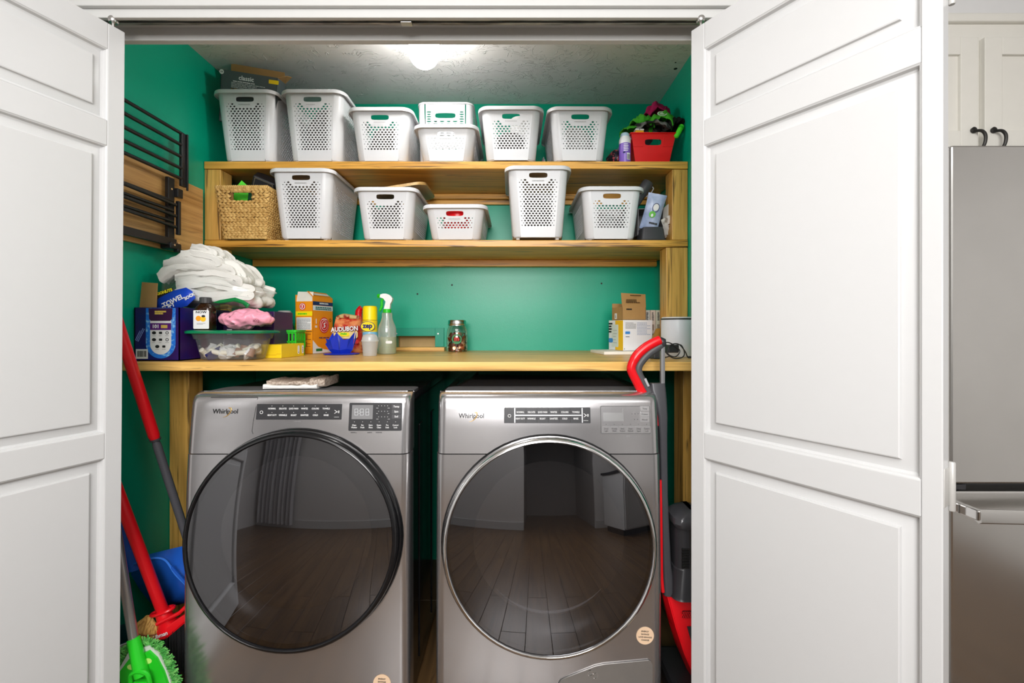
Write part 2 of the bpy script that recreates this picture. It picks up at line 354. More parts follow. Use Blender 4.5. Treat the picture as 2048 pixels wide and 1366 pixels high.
# door head: casing, soffit stop, track and header board
JX0, JX1 = XL-0.06, 1.15
sbox('trim_1', TRIMW, JX0, JX1, 1.352, 1.374, 2.0565, 2.21, bev=0.002, smooth=30)      # header board behind the track
sbox('trim_2', TRIMW, JX0, JX1, 1.250, 1.262, 2.0545, 2.20, bev=0.0015, smooth=30)     # stop in front of the track
sbox('trim_3', TRIMW, JX0, JX1, 1.236, 1.250, 2.0775, 2.20, bev=0.003, smooth=30)      # casing edge
sbox('trim_4', TRIMW, JX0, JX1, 1.262, 1.352, 2.094, 2.20)                             # head jamb
tr = thing('door_track', 'grey metal sliding track under the head of the closet opening', 'track', (0, 1.276, 2.06))
bm = B(); X0, X1 = -1.20, 0.62
box(bm, X0, X1, -0.011, -0.009, 0, 0.03); box(bm, X0, X1, 0.011, 0.0125, -0.001, 0.03); box(bm, X0, X1, -0.011, 0.0125, 0.028, 0.034)
box(bm, X0, X1, 0.0025, 0.011, -0.001, 0.0005); box(bm, X0, X1, -0.009, -0.0025, 0, 0.0012)
fin('channel', bm, weathered('worn_zinc', (0.42, 0.42, 0.42), (0.16, 0.16, 0.16), 60, 0.5, (0.15, 1, 1), metal=0.6), tr, 0)
fin('bumper', box(B(), -0.312, -0.280, -0.008, 0.012, -0.006, 0.006, 0.002), mat('zinc_clip', (0.5, 0.5, 0.5), 0.3, 1.0), tr, 30)
# ---------------------------------------------------------------- bifold doors: each leaf has stiles, rails and raised panels
def leaf(root, L, T=0.035, S1=0.038):
    """local x runs from the lead edge (0) to the near edge (L); y = 0 is the face in view, thickness to +y"""
    H, S0 = 2.03, 0.041
    rails = [(0.012, 0.16), (0.8486, 0.9165), (1.6965, 1.764), (1.96, H)]
    for nm, a in (('stile', (0, S0)), ('stile', (L-S1, L))):
        fin(nm, box(B(), a[0], a[1], 0, T, 0.012, H, 0.0018), WHITE, root, 30)
    for z0, z1 in rails:
        fin('rail', box(B(), S0+0.0003, L-S1-0.0003, 0.0002, T-0.0002, z0, z1, 0.0015), WHITE, root, 30)
    for (a, b) in zip(rails, rails[1:]):
        z0, z1 = a[1], b[0]; x0, x1 = S0, L-S1; w, h = (x1-x0)/2, (z1-z0)/2; cx, cz = (x0+x1)/2, (z0+z1)/2
        bm = B(); Mx = Matrix.Translation((cx, 0, cz)) @ Matrix.Rotation(PI/2, 4, 'X')
        prof = [(0.000, -0.001), (0.003, -0.003), (0.005, -0.012), (0.010, -0.0135), (0.031, -0.0085), (0.0325, -0.0030), (0.035, -0.0020)]
        rings = [[Mx @ Vector((sx*(w-i), sy*(h-i), d)) for sx, sy in ((-1, -1), (1, -1), (1, 1), (-1, 1))] for i, d in prof]
        back = [Mx @ Vector((sx*w, sy*h, -T+0.006)) for sx, sy in ((-1, -1), (1, -1), (1, 1), (-1, 1))]
        loft(bm, [back]+rings)
        fin('panel', bm, WHITE, root, 20)
def place_leaf(name, lead, near, flip, T=0.035, S1=0.038):
    """flip: the leaf whose face in view lies on its other side (left leaf)"""
    v = Vector((near[0]-lead[0], near[1]-lead[1])); ang = math.atan2(v.y, v.x)
    r = bpy.data.objects.new(name, None); r.empty_display_size = 0.05; COL.objects.link(r); r['kind'] = 'structure'
    leaf(r, v.length, T, S1)
    r.location = (lead[0], lead[1], 0); r.rotation_euler = (0, 0, ang)
    if flip: r.scale = (1, -1, 1)
    return r
d1 = place_leaf('door_1', (-1.085, 1.276), (-1.247, 0.769), True)
d2 = place_leaf('door_2', (0.4993, 1.269), (0.7789, 0.8223), False, 0.030, 0.0307)
v1 = Vector((-1.247+1.085, 0.769-1.276, 0)).normalized(); d1.location += v1*0.0142; d1.rotation_euler.y = -0.007   # the left leaf hangs a little out of plumb
for d, sgn in ((d1, 1), (d2, 1)):
    bm = B(); lathe(bm, [(0.004, 2.03), (0.004, 2.066)], 12, Matrix.Translation((0.022, 0.012, 0)))
    lathe(bm, [(0.010, 2.045), (0.012, 2.048), (0.012, 2.056), (0.010, 2.06)], 16, Matrix.Translation((0.022, 0.012, 0)))
    fin('guide_roller', bm, STEEL, d, 40)
L2 = (Vector((0.7789, 0.8223))-Vector((0.4993, 1.269))).length
for hz in (0.91, 1.84, 0.2):
    bm = B(); box(bm, L2-0.001, L2+0.0016, 0.004, 0.029, hz-0.035, hz+0.035, 0.0006)
    lathe(bm, [(0.0045, hz-0.045), (0.0055, hz-0.043), (0.0055, hz+0.043), (0.0045, hz+0.045)], 12, Matrix.Translation((L2+0.004, 0.032, 0)))
    fin('hinge', bm, mat('painted_hinge', (0.55, 0.54, 0.52), 0.4, 0.3), d2, 40)
# ---------------------------------------------------------------- kitchen beyond the right door
KX = 1.316
FR = thing('refrigerator', 'stainless steel refrigerator with bottom freezer beyond the right closet door', 'refrigerator', (KX, 1.364, 0))
fin('body', box(B(), 0.004, 0.90, 0.06, 0.74, 0.02, 1.735, 0.004), mat('fridge_grey', (0.09, 0.09, 0.09), 0.5), FR, 30)
zg0, zg1 = P(0, 982, 1.364).z, P(0, 968, 1.364).z
fin('door', box(B(), 0, 0.452, 0, 0.06, zg1, 1.75, 0.006), STEEL, FR, 30)
fin('door', box(B(), 0.456, 0.908, 0, 0.06, zg1, 1.75, 0.006), STEEL, FR, 30)
fd = fin('freezer_drawer', box(B(), 0, 0.908, 0, 0.06, 0.08, zg0, 0.006), STEEL, FR, 30)
bm = B(); hz = P(0, 1030, 1.32).z
prof = lambda x, o: [(x, -0.055-o, hz+0.020), (x, -0.060-o, hz+0.008), (x, -0.060-o, hz-0.016), (x, -0.052-o, hz-0.022), (x, -0.036-o, hz-0.014), (x, -0.036-o, hz+0.014)]
loft(bm, [prof(0.030+t*0.85, 0.016*math.sin(PI*t)) for t in [i/14 for i in range(15)]])
fin('handle', bm, STEEL, fd, 40)
fin('handle_post', box(B(), 0.024, 0.046, -0.054, 0.0, hz-0.014, hz+0.016, 0.004), CHROME, fd, 30)
fin('hinge_cover', box(B(), 0.004, 0.05, 0.004, 0.05, zg0+0.002, zg1-0.003, 0.002), DGREY, FR, 30)
KC = thing('kitchen_cabinet', 'cream painted wall cabinet with black iron pulls above the refrigerator', 'cabinet', (1.318, 1.50, 0))
CRM = mat('cream_cabinet_paint', (0.74, 0.72, 0.66), 0.4, vary=0.02)
kz0, kz1 = 1.775, P(0, 40, 1.5).z
fin('face_frame', box(B(), -0.004, 1.0, 0.02, 0.6, kz0, kz1, 0.002), CRM, KC, 30)
fin('crown', box(B(), -0.004, 1.01, 0.005, 0.05, kz1, kz1+0.03, 0.006), CRM, KC, 30)
def cab_door(x0, x1, hx):
    z0, z1 = kz0+0.02, kz1-0.055; s = 0.058
    r = fin('door', box(box(box(box(B(), x0, x0+s, 0, 0.02, z0, z1, 0.002), x1-s, x1, 0, 0.02, z0, z1, 0.002), x0+s, x1-s, 0, 0.02, z0, z0+s, 0.002), x0+s, x1-s, 0, 0.02, z1-s, z1, 0.002), CRM, KC, 30)
    fin('panel', box(B(), x0+s-0.003, x1-s+0.003, 0.011, 0.019, z0+s-0.003, z1-s+0.003), CRM, r, 0)
    bm = B(); hz = P(0, 256, 1.48).z
    lathe(bm, [(0.002, 0), (0.009, 0.001), (0.010, 0.006), (0.006, 0.008)], 16, at(hx, -0.0005, hz))
    tube(bm, spline([(hx, -0.006, hz-0.004), (hx+0.008, -0.022, hz-0.010), (hx+0.012, -0.030, hz-0.03), (hx+0.010, -0.026, hz-0.06), (hx+0.004, -0.004, hz-0.078)], 6), 0.0048, 8)
    lathe(bm, [(0.002, 0), (0.009, 0.001), (0.010, 0.006), (0.006, 0.008)], 16, at(hx, -0.0005, hz-0.08))
    fin('pull', bm, mat('black_iron', (0.03, 0.028, 0.026), 0.45, 0.6), r, 40)
cab_door(-0.30, P(1957, 0, 1.5).x-1.318, P(1945, 0, 1.5).x-1.318)
cab_door(P(1970, 0, 1.5).x-1.318, 0.62, P(1985, 0, 1.5).x-1.318)
# ---------------------------------------------------------------- maple shelving
def board(name, lab, x0, x1, y0, y1, z0, z1, m, bev=0.003, cat='shelf', parts=()):
    t = thing(name, lab, cat, ((x0+x1)/2, (y0+y1)/2, z0))
    cx, cy = (x0+x1)/2, (y0+y1)/2
    fin('board', box(B(), x0-cx, x1-cx, y0-cy, y1-cy, 0, z1-z0, bev), m, t, 30)
    return t, cx, cy
D1 = 1.962; Z1, Z2, ZT = 1.921, 1.5816, 1.086
e = 0.0015
t, cx, cy = board('wall_shelf', 'topmost maple shelf holding the upper row of white baskets', XL+e, XR-e, D1, YB-e, Z1-0.032, Z1, MAPLE_X)
fin('cleat', box(B(), XL+e-cx, XR-e-cx, 2.325-cy, YB-e-cy, -0.026, -0.0005, 0.002), MAPLE_X, t, 30)
fin('back_board', box(B(), XL+e-cx, XR-e-cx, 2.345-cy, YB-e-cy, -0.05, -0.027, 0.002), MAPLE_X, t, 30)
t, cx, cy = board('wall_shelf', 'lower maple wall shelf holding the wicker basket and five white baskets', XL+e, XR-e, D1, YB-e, Z2-0.030, Z2, MAPLE_X)
fin('cleat', box(B(), P(500, 0, 2.325).x-cx+0.012, XR-0.02-cx, 2.325-cy, YB-e-cy, -0.034, -0.0005, 0.002), MAPLE_X, t, 30)
t, cx, cy = board('worktop', 'thick pale maple worktop running across above both machines', XL+e, XR-e, 1.55, YB-e, ZT-0.031, ZT, PALE_X, cat='worktop')
fin('back_strip', box(B(), P(790, 0, 2.3).x-cx, P(889, 0, 2.3).x-cx, 2.29-cy, YB-e-cy, 0.0312, 0.050, 0.001), PALE_X, t, 30)
def post(lab, x0, x1, y0, y1, z0, z1):
    t = thing('support_post', lab, 'post', ((x0+x1)/2, (y0+y1)/2, z0), 0, 'maple posts carrying the shelves')
    w, d, h = (x1-x0)/2, (y1-y0)/2, z1-z0
    fin('timber', box(B(), -w, w, -d, d, 0, h, 0.002), MAPLE_Z, t, 30)
post('left maple post between the topmost and lower wall shelves, beside the wicker basket', XL+e, -1.259, D1+0.004, 2.046, Z2+e, Z1-0.0335)
post('right maple post between the topmost and lower wall shelves, beside the snack pouches', 0.692, XR-e, D1+0.004, 2.05, Z2+e, Z1-0.0335)
post('left maple post between worktop and lower shelf, behind the folded white cloths', XL+e, -1.259, D1+0.004, 2.046, ZT+e, Z2-0.0315)
post('right maple post between worktop and lower shelf, behind the white canister', 0.666, XR-e, D1+0.004, 2.05, ZT+e, Z2-0.0315)
post('left maple post under the worktop beside the washer', XL+e, -1.252, 1.764, 1.844, 0.002, ZT-0.0325)
post('right maple post under the worktop behind the upright vacuum', 0.663, XR-e, 1.764, 1.862, 0.002, ZT-0.0325)
# duct frame on the back wall
t = thing('access_frame', 'teal painted square frame around the opening in the back wall above the worktop', 'frame', (0, YB-0.001, 0))
a0, a1, b1 = P(789, 0, 2.355).x, P(888, 0, 2.355).x, P(0, 656, 2.355).z
b0 = ZT+0.0195
bm = B(); box(bm, a0, vx0, -0.012, 0, b0, b1, 0.001); box(bm, vx1, a1, -0.012, 0, b0, b1, 0.001); box(bm, vx0, vx1, -0.012, 0, vz1, b1, 0.001)
fin('face_plate', bm, TEALTRIM, t, 30)
for sx in (a0+0.012, a1-0.03): disc('screw', t, 0.004, STEEL, (sx, -0.0121, vz1+0.012), t=0.001)
# bulb on the closet ceiling
lb = thing('light_bulb', 'glowing white globe bulb under the closet ceiling', 'lamp', (P(848, 0, 1.75).x, 1.75, ZC-0.001))
fin('socket', lathe(B(), [(0.055, 0.0), (0.052, -0.012), (0.03, -0.025), (0.024, -0.03)], 28), mat('porcelain', (0.8, 0.8, 0.78), 0.3), lb, 40)
zb = P(0, 135, 1.75).z-ZC
prof = [(0.02, -0.03), (0.046, -0.045), (0.0575, -0.06), (0.0585, zb+0.06)]+[(0.0585*math.cos(a), zb+0.0585-0.0585*math.sin(a)) for a in [PI/2*k/9 for k in range(9)]]
fin('globe', lathe(B(), prof+[(0.0005, zb)], 32), mat('lit_globe', (0.9, 0.9, 0.9), 0.4, vary=0, emit=((1, 0.985, 0.95), GLOBE)), lb, 60)
ck = thing('cable_stub', '', '', (0, 0, 0)); del ck['label']; del ck['category']; bpy.data.objects.remove(ck)
cx, cz = P(1350, 0, 1.985).x, 0
for px, py in ((1351, 137.5), (1351, 125)):
    d = (ZC-CAMZ)*F/(CY-py); disc('screw_hole', bpy.data.objects['ceiling'], 0.008 if py > 130 else 0.004, INK, ((px-CX)*d/F, d, ZC-0.0004), (0, 0, 0))
# ---------------------------------------------------------------- drying rack on the left wall
RK = thing('drying_rack', 'black metal fold-out drying rack on an oak board on the left wall', 'rack', (XL+0.001, 1.72, 1.643))
def rk(px, X):        # pixel column on the plane X -> depth
    return X*F/(px-CX)
bz0, bz1 = 1.499-1.643, 1.789-1.643
fin('mounting_board', box(B(), 0, 0.018, 1.33-1.72, 1.932-1.72, bz0, bz1, 0.002), OAK_Y, RK, 30)
xw = XL+0.001
def rz(py, d): return CAMZ+(CY-py)*d/F-1.643
xu = 0.045; du = 1.776
bm = B(); box(bm, xu-0.006, xu+0.006, du-0.014-1.72, du+0.012-1.72, rz(374, du), rz(267, du), 0.002); box(bm, xu+0.006, xu+0.012, du+0.008-1.72, du+0.014-1.72, rz(380, du), rz(267, du), 0.001)
fin('upper_upright', bm, BLACKM, RK, 30)
for py in (269, 292, 315.5, 338.6, 359):
    z = rz(py, du); fin('rail', tube(B(), [(xu, 1.345-1.72, z), (xu, du-1.72, z)], 0.0065, 10), BLACKM, RK, 40)
xl = 0.05; dl = 1.722
bm = B(); box(bm, xl-0.02, xl-0.006, dl-0.02-1.72, dl+0.012-1.72, rz(498, dl), rz(356, dl), 0.002)
box(bm, xl-0.004, xl+0.010, dl+0.012-1.72, dl+0.024-1.72, rz(468, dl), rz(400, dl), 0.002); box(bm, xl-0.012, xl+0.006, dl+0.012-1.72, dl+0.04-1.72, rz(392, dl), rz(374, dl), 0.002)
fin('lower_upright', bm, BLACKM, RK, 30)
for k, py in enumerate((402.6, 410, 421, 432, 443, 454)):
    z = rz(py, dl); xx = xl+(0.006 if k % 2 else -0.004)
    fin('rail', tube(B(), [(xx, 1.345-1.72, z+0.012*(k % 2)), (xx, dl-1.72, z)], 0.006, 10), BLACKM, RK, 40)
fin('bottom_arm', box(B(), xl-0.014, xl+0.004, 1.345-1.72, dl+0.01-1.72, rz(493, dl), rz(478, dl), 0.002), BLACKM, RK, 30)
bm = B(); box(bm, 0.019, xl+0.012, dl-0.03-1.72, dl+0.025-1.72, rz(500, dl), rz(486, dl), 0.005); box(bm, xl-0.004, xl+0.016, dl+0.0-1.72, dl+0.04-1.72, rz(504, dl), rz(497, dl), 0.003)
fin('bracket', bm, BLACKM, RK, 30)
for py, d in ((378, dl-0.005), (486, dl+0.005), (490, dl-0.015)):
    disc('rivet', RK, 0.004, CHROME, (xl+0.0125 if py > 400 else xl-0.0059, d-1.72, rz(py, d)), (0, PI/2, 0), 0.002)
# ================================================================ BASKETS
LIP = [None]
def cell(bm, S, s0, s1, t0, t1, hs, ht, n=8):
    """one wall cell with an oval hole of half sizes hs, ht (0: solid) mapped through the surface S"""
    cs, ct = (s0+s1)/2, (t0+t1)/2; a, b = (s1-s0)/2, (t1-t0)/2
    if hs <= 0:
        bm.faces.new([bm.verts.new(S(*q)) for q in ((s0, t0), (s1, t0), (s1, t1), (s0, t1))]); return
    if n == 8: outer = [(1, 0), (1, 1), (0, 1), (-1, 1), (-1, 0), (-1, -1), (0, -1), (1, -1)]
    else: outer = [(1, 0), (1, .5), (1, 1), (.5, 1), (0, 1), (-.5, 1), (-1, 1), (-1, .5), (-1, 0), (-1, -.5), (-1, -1), (-.5, -1), (0, -1), (.5, -1), (1, -1), (1, -.5)]
    o = [bm.verts.new(S(cs+u*a, ct+v*b)) for u, v in outer]
    i = []
    for k, (u, v) in enumerate(outer):
        ang = 2*PI*k/n; c, s_ = math.cos(ang), math.sin(ang)
        if n == 16:                                   # stadium slot
            e = 0.45; c = math.copysign(abs(c)**e, c); s_ = math.copysign(abs(s_)**e, s_)
        i.append(bm.verts.new(S(cs+c*hs, ct+s_*ht)))
    for k in range(n): bm.faces.new((o[k], o[(k+1) % n], i[(k+1) % n], i[k]))
    if LIP[0] is not None:                            # wall thickness inside the hole
        j = [bm.verts.new(v.co+LIP[0]) for v in i]
        for k in range(n): bm.faces.new((i[k], i[(k+1) % n], j[(k+1) % n], j[k]))
def perforated(bm, S, W, h, half, z0, rows, slot, big=1.0):
    """wall from s=-W..W (metres), t=0..h: solid band, staggered holes, hand slot, top band"""
    pz, px = 0.0098, 0.0165
    zt = z0+rows*pz
    cell(bm, S, -W, W, 0, z0, 0, 0)
    for r in range(rows):
        a, b = z0+r*pz, z0+(r+1)*pz
        off = px/2 if r % 2 else 0
        n = int(2*half/px)-(r % 2); x0 = -n*px/2
        cell(bm, S, -W, x0, a, b, 0, 0); cell(bm, S, x0+n*px, W, a, b, 0, 0)
        for c in range(n):
            xa = x0+c*px; xm = xa+px/2
            q = abs(xm)/half
            sz = (0.0058 if q < 0.62 else 0.0045 if q < 0.78 else 0.0027)*big
            if slot and rows-r <= 2 and abs(xm) < 0.045: sz = 0
            cell(bm, S, xa, xa+px, a, b, sz, min(sz*0.80, 0.0038*big), 8)
    if slot:
        s0, s1 = max(zt+0.002, h-0.052), h-0.020
        cell(bm, S, -W, W, zt, s0, 0, 0)
        cell(bm, S, -W, -0.050, s0, s1, 0, 0); cell(bm, S, 0.050, W, s0, s1, 0, 0)
        cell(bm, S, -0.050, 0.050, s0, s1, 0.040, 0.0105, 16)
        cell(bm, S, -W, W, s1, h, 0, 0)
    else: cell(bm, S, -W, W, zt, h, 0, 0)
def basket_parts(root, w, d, h):
    A, Bq, r = w/2, d/2, 0.034; da, db = 0.021, 0.030
    rows = int((h-0.052-0.045)/0.0098)+1
    def half(t): k = t/h; return A-da*(1-k), Bq-db*(1-k)
    bm = B(); W, D = A-r, Bq-r
    def Sf(s, t): a, b = half(t); return Vector((s*(a-r)/W, -b, t))
    def Sb(s, t): a, b = half(t); return Vector((-s*(a-r)/W, b, t))
    def Sr(s, t): a, b = half(t); return Vector((a, s*(b-r)/D, t))
    def Sl(s, t): a, b = half(t); return Vector((-a, -s*(b-r)/D, t))
    for S, q, k, sl, lip in ((Sf, W, min(W, 0.098), True, (0, 1, 0)), (Sb, W, min(W, 0.098), True, (0, -1, 0)), (Sr, D, D*0.93, False, (-1, 0, 0)), (Sl, D, D*0.93, False, (1, 0, 0))):
        LIP[0] = Vector(lip)*0.0024; perforated(bm, S, q, h, k, 0.045, rows, sl)
    LIP[0] = None; flat = len(bm.faces)
    for sx, sy, a0 in ((1, 1, 0), (-1, 1, PI/2), (-1, -1, PI), (1, -1, 3*PI/2)):
        rings = []
        for t in (0.012, h):
            a, b = half(t); rings.append([Vector((sx*(a-r)+r*math.cos(a0+PI/2*k/6), sy*(b-r)+r*math.sin(a0+PI/2*k/6), t)) for k in range(7)])
        a, b = half(0); r2 = r-0.006
        rings.insert(0, [Vector((sx*(a-r)+r2*math.cos(a0+PI/2*k/6), sy*(b-r)+r2*math.sin(a0+PI/2*k/6), 0)) for k in range(7)])
        loft(bm, rings, False, False, False)
    a, b = half(0)
    bm.faces.new([bm.verts.new((x, y, 0.003)) for x, y in rr(a, b, r, 6)])
    o = fin('body', bm, PLASTIC, root, 0)
    for i, f in enumerate(o.data.polygons): f.use_smooth = i >= flat
    prof = [(-0.002, h-0.004), (0.000, h+0.001), (0.004, h+0.004), (0.010, h+0.004), (0.0135, h+0.001), (0.0145, h-0.004), (0.0145, h-0.013), (0.0125, h-0.0135), (0.0115, h-0.007), (0.003, h-0.008)]
    bm = B(); rings = []
    for of, z in prof: rings.append([Vector((x, y, z)) for x, y in rr(A+of, Bq+of, r+of, 8)])
    rings.append(rings[0]); loft(bm, rings, False, False)
    fin('rim', bm, PLASTIC, root, 50)
    bm = B(); a, b = half(0)                           # runners under the base
    for sx in (-1, 1): fin('runner', box(B(), sx*(a-0.022)-0.008, sx*(a-0.022)+0.008, -b+0.02, b-0.02, -0.007, 0.004, 0.003), PLASTIC, root, 24)
    bm.free()
GB = 'white perforated plastic baskets on the two wall shelves'
protos = {}
def basket(kind, px, Drim, zb, rot, lab):
    w, d, h = {'L': (0.255, 0.375, 0.288), 'M': (0.255, 0.375, 0.212), 'S': (0.255, 0.375, 0.140)}[kind]
    y = Drim+d/2+0.0145; x = (px-CX)*Drim/F; zb += 0.0075
    if kind not in protos:
        t = thing('storage_basket', lab, 'basket', (x, y, zb), rot, GB); basket_parts(t, w, d, h); protos[kind] = t
    else: t = dup(protos[kind], (x, y, zb), rot, lab)
    return t
top = [basket('L', 484.5, 1.935, Z1, 0.0, 'tall white basket at the left end of the topmost shelf, under the grey box'),
       basket('L', 621, 1.935, Z1, 0.0, 'tall white basket second from the left on the topmost shelf'),
       basket('M', 757, 1.935, Z1, 0.0, 'medium white basket on the topmost shelf left of the stacked pair'),
       basket('S', 890, 1.935, Z1, 0.0, 'low white basket on the topmost shelf with a slatted basket standing in it'),
       basket('M', 1022, 1.925, Z1, 0.0, 'medium white basket on the topmost shelf with a white roll behind its rim'),
       basket('M', 1161, 1.93, Z1, 0.01, 'medium white basket on the topmost shelf nearest the purple spray can')]
mid = [basket('L', 598, 1.925, Z2, 0.0, 'tall white basket on the lower shelf beside the wicker basket'),
       basket('M', 768, 1.94, Z2, 0.0, 'medium white basket on the lower shelf with a bamboo board lying on it'),
       basket('S', 909, 1.945, Z2, -0.01, 'low white basket on the lower shelf with a red lid inside'),
       basket('L', 1077, 1.895, Z2, 0.0, 'tall white basket standing forward of the lower shelf edge, right of centre'),
       basket('M', 1226, 1.93, Z2, 0.0, 'medium white basket on the lower shelf with a black tube sticking out')]
# faint grey print on the basket fronts
for b in top+mid:
    h = 0.288 if 'tall' in b['label'] else 0.14 if 'low' in b['label'] else 0.212
    lines('print', b, GINK, 0.05, 0.004, 1, (0.0, -0.1875-0.0004+0.004*0, h-0.056), seed=rnd.randint(1, 99))
# things inside the see-through baskets
def lump(name, lab, cat, loc, size, m, seed, group=None, amp=0.25):
    t = thing(name, lab, cat, loc, 0, group)
    bm = B(); bmesh.ops.create_icosphere(bm, subdivisions=4, radius=1, matrix=Matrix.Identity(4))
    for v in bm.verts:
        n = noise.noise(v.co*1.7+Vector((seed*5.1, 0, 0)))*amp+noise.noise(v.co*4.5+Vector((seed*3.3, 7, 0)))*amp*0.45
        v.co *= 1+n
        v.co = Vector((v.co.x*size[0], v.co.y*size[1], max(v.co.z, -0.55)*size[2]))
    z0 = min(v.co.z for v in bm.verts)
    for v in bm.verts: v.co.z -= z0
    fin('cloth', bm, m, t, 60)
    return t
GCL = mat('grey_cotton', (0.33, 0.33, 0.34), 0.9, vary=0.15, bump=0.3)
LCL = mat('pale_cotton', (0.62, 0.62, 0.60), 0.9, vary=0.08, bump=0.3)
def inside(b, dz=0.012): return Vector(b.location)+Vector((0, 0, dz))
DCL = mat('hole_shade_dark', (0.06, 0.055, 0.05), 0.95, vary=0.3, scale=15)  # for dark bundles added so the basket holes look shaded inside
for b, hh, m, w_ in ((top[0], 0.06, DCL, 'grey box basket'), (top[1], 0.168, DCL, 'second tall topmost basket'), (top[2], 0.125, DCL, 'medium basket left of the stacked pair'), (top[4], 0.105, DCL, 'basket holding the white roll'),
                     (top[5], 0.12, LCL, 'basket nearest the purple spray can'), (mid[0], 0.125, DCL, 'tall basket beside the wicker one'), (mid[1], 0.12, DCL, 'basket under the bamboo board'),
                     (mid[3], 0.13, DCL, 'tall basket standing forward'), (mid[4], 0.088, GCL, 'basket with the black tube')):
    lump('bundle_lump', ('added shade-dark' if m is DCL else 'grey' if m is GCL else 'pale')+' cloth bundle seen through the holes of the '+w_, 'cloth', inside(b), (0.088, 0.13, hh), m, hh*37+ord(w_[0]), amp=0.16)
lump('bundle_lump', 'grey cloth bundle hanging between the last two baskets of the topmost shelf', 'cloth', (0.145, 2.18, Z1+0.001), (0.014, 0.12, 0.05), GCL, 5)
# white slatted basket standing in the low basket
t = thing('slatted_basket', 'small white basket with wavy slots standing in the low topmost basket', 'basket', (P(890, 0, 2.03).x, 2.03+0.13, Z1+0.016))
w, d, h = 0.118, 0.115, 0.272
bm = B(); W = w-0.03; D = d-0.03; r = 0.03
def slat_wall(bm, S, W, slot):
    cols, x = 6, 2*W/6
    z0, rows, pz = 0.03, 20, (h-0.034-0.03)/20
    cell(bm, S, -W, W, 0, z0, 0, 0)
    hz = rows-4                                       # the top rows leave room for the hand slot
    for k in range(rows):
        a, b = z0+k*pz, z0+(k+1)*pz
        for c in range(cols):
            sl = 0.92 if (c+k) % 2 else 0.72
            xa = -W+c*x
            if slot and k >= hz and 1 <= c <= 4: continue
            cell(bm, S, xa, xa+x, a, b, x*0.44*sl, pz*0.30)
    s0, s1 = z0+hz*pz, z0+rows*pz
    if slot: cell(bm, S, -W+x, W-x, s0, s1, 0.046, 0.0115, 16)
    cell(bm, S, -W, W, s1, h, 0, 0)
LIP[0] = Vector((0, 0.002, 0)); slat_wall(bm, lambda s, t_: Vector((s, -d-0.008*t_/h, t_)), W, True); LIP[0] = None; slat_wall(bm, lambda s, t_: Vector((-s, d+0.008*t_/h, t_)), W, True)
slat_wall(bm, lambda s, t_: Vector((w+0.006*t_/h, s*D/W, t_)), W, False); slat_wall(bm, lambda s, t_: Vector((-w-0.006*t_/h, -s*D/W, t_)), W, False)
for sx, sy, a0 in ((1, 1, 0), (-1, 1, PI/2), (-1, -1, PI), (1, -1, 3*PI/2)):
    loft(bm, [[Vector((sx*(w+0.006*q-r)+r*math.cos(a0+PI/2*k/6), sy*(d+0.008*q-r)+r*math.sin(a0+PI/2*k/6), z)) for k in range(7)] for z, q in ((0, 0), (h, 1))], False, False, False)
bm.faces.new([bm.verts.new((x, y, 0.001)) for x, y in rr(w, d, r, 6)])
o = fin('body', bm, PLASTIC, t, 12)
bm = B(); rings = [[Vector((x, y, z)) for x, y in rr(w+of, d+of+0.002, r+of, 8)] for of, z in ((0.004, h-0.006), (0.010, h-0.004), (0.010, h+0.003), (0.004, h+0.004), (0.003, h-0.003))]
rings.append(rings[0]); loft(bm, rings, False, False); fin('rim', bm, PLASTIC, t, 50)
for sx in (-0.04, 0.03): lines('print', t, GINK, 0.02, 0.004, 1, (sx, -d-0.0105, h-0.012), seed=4)
t = thing('wire_loop', 'thin dark wire looping up behind the slatted basket', 'wire', (P(880, 0, 2.2).x, 2.315, Z1))
fin('wire', tube(B(), spline([(-0.10, 0, 0.002), (-0.08, 0, 0.20), (-0.05, -0.01, 0.312), (0.0, -0.015, 0.335), (0.05, -0.01, 0.312), (0.075, 0, 0.2), (0.085, 0, 0.002)], 8), 0.0022, 6), BLACKM, t, 40)
# white roll behind the rim
t = thing('paper_roll', 'white paper roll poking up behind a topmost shelf basket', 'roll', (P(1040, 0, 2.2).x, 2.16, Z1+0.0115))
fin('roll', lathe(B(), [(0.018, 0), (0.046, 0), (0.047, 0.004), (0.047, 0.252), (0.044, 0.256), (0.018, 0.256), (0.018, 0)], 32, cap0=False, cap1=False), PAPER, t, 40)
# bamboo board over the medium basket
p = mid[1].location
t = thing('cutting_board', 'bamboo cutting board lying slanted across a white basket on the lower shelf', 'board', (p.x+0.03, 2.145, Z2+0.243), (math.radians(4), math.radians(-9), 0))
bm = B(); prism(bm, rr(0.135, 0.155, 0.045, 6), 0.012); bmesh.ops.translate(bm, verts=bm.verts, vec=(0, 0, 0))
fin('slab', bm, wood('bamboo', 1, (0.72, 0.47, 0.17), (0.60, 0.36, 0.11), (0.35, 0.18, 0.05), 0.3), t, 24)
# red lid in the small basket
p = mid[2].location
t = thing('red_lid_pot', 'red plastic pot with ridged lid inside the low basket on the lower shelf', 'pot', (p.x+0.0, p.y-0.08, Z2+0.012))
fin('cup', lathe(B(), [(0.058, 0), (0.062, 0.004), (0.066, 0.12), (0.060, 0.126)], 32), REDP, t, 40)
bm = B(); n = 48
lathe(bm, [(0.048, 0.126), (0.050, 0.129), (0.050, 0.147), (0.046, 0.151)], n)
for i, v in enumerate(bm.verts):
    if i % 2: v.co.x *= 0.97; v.co.y *= 0.97
fin('lid', bm, REDP, t, 30)
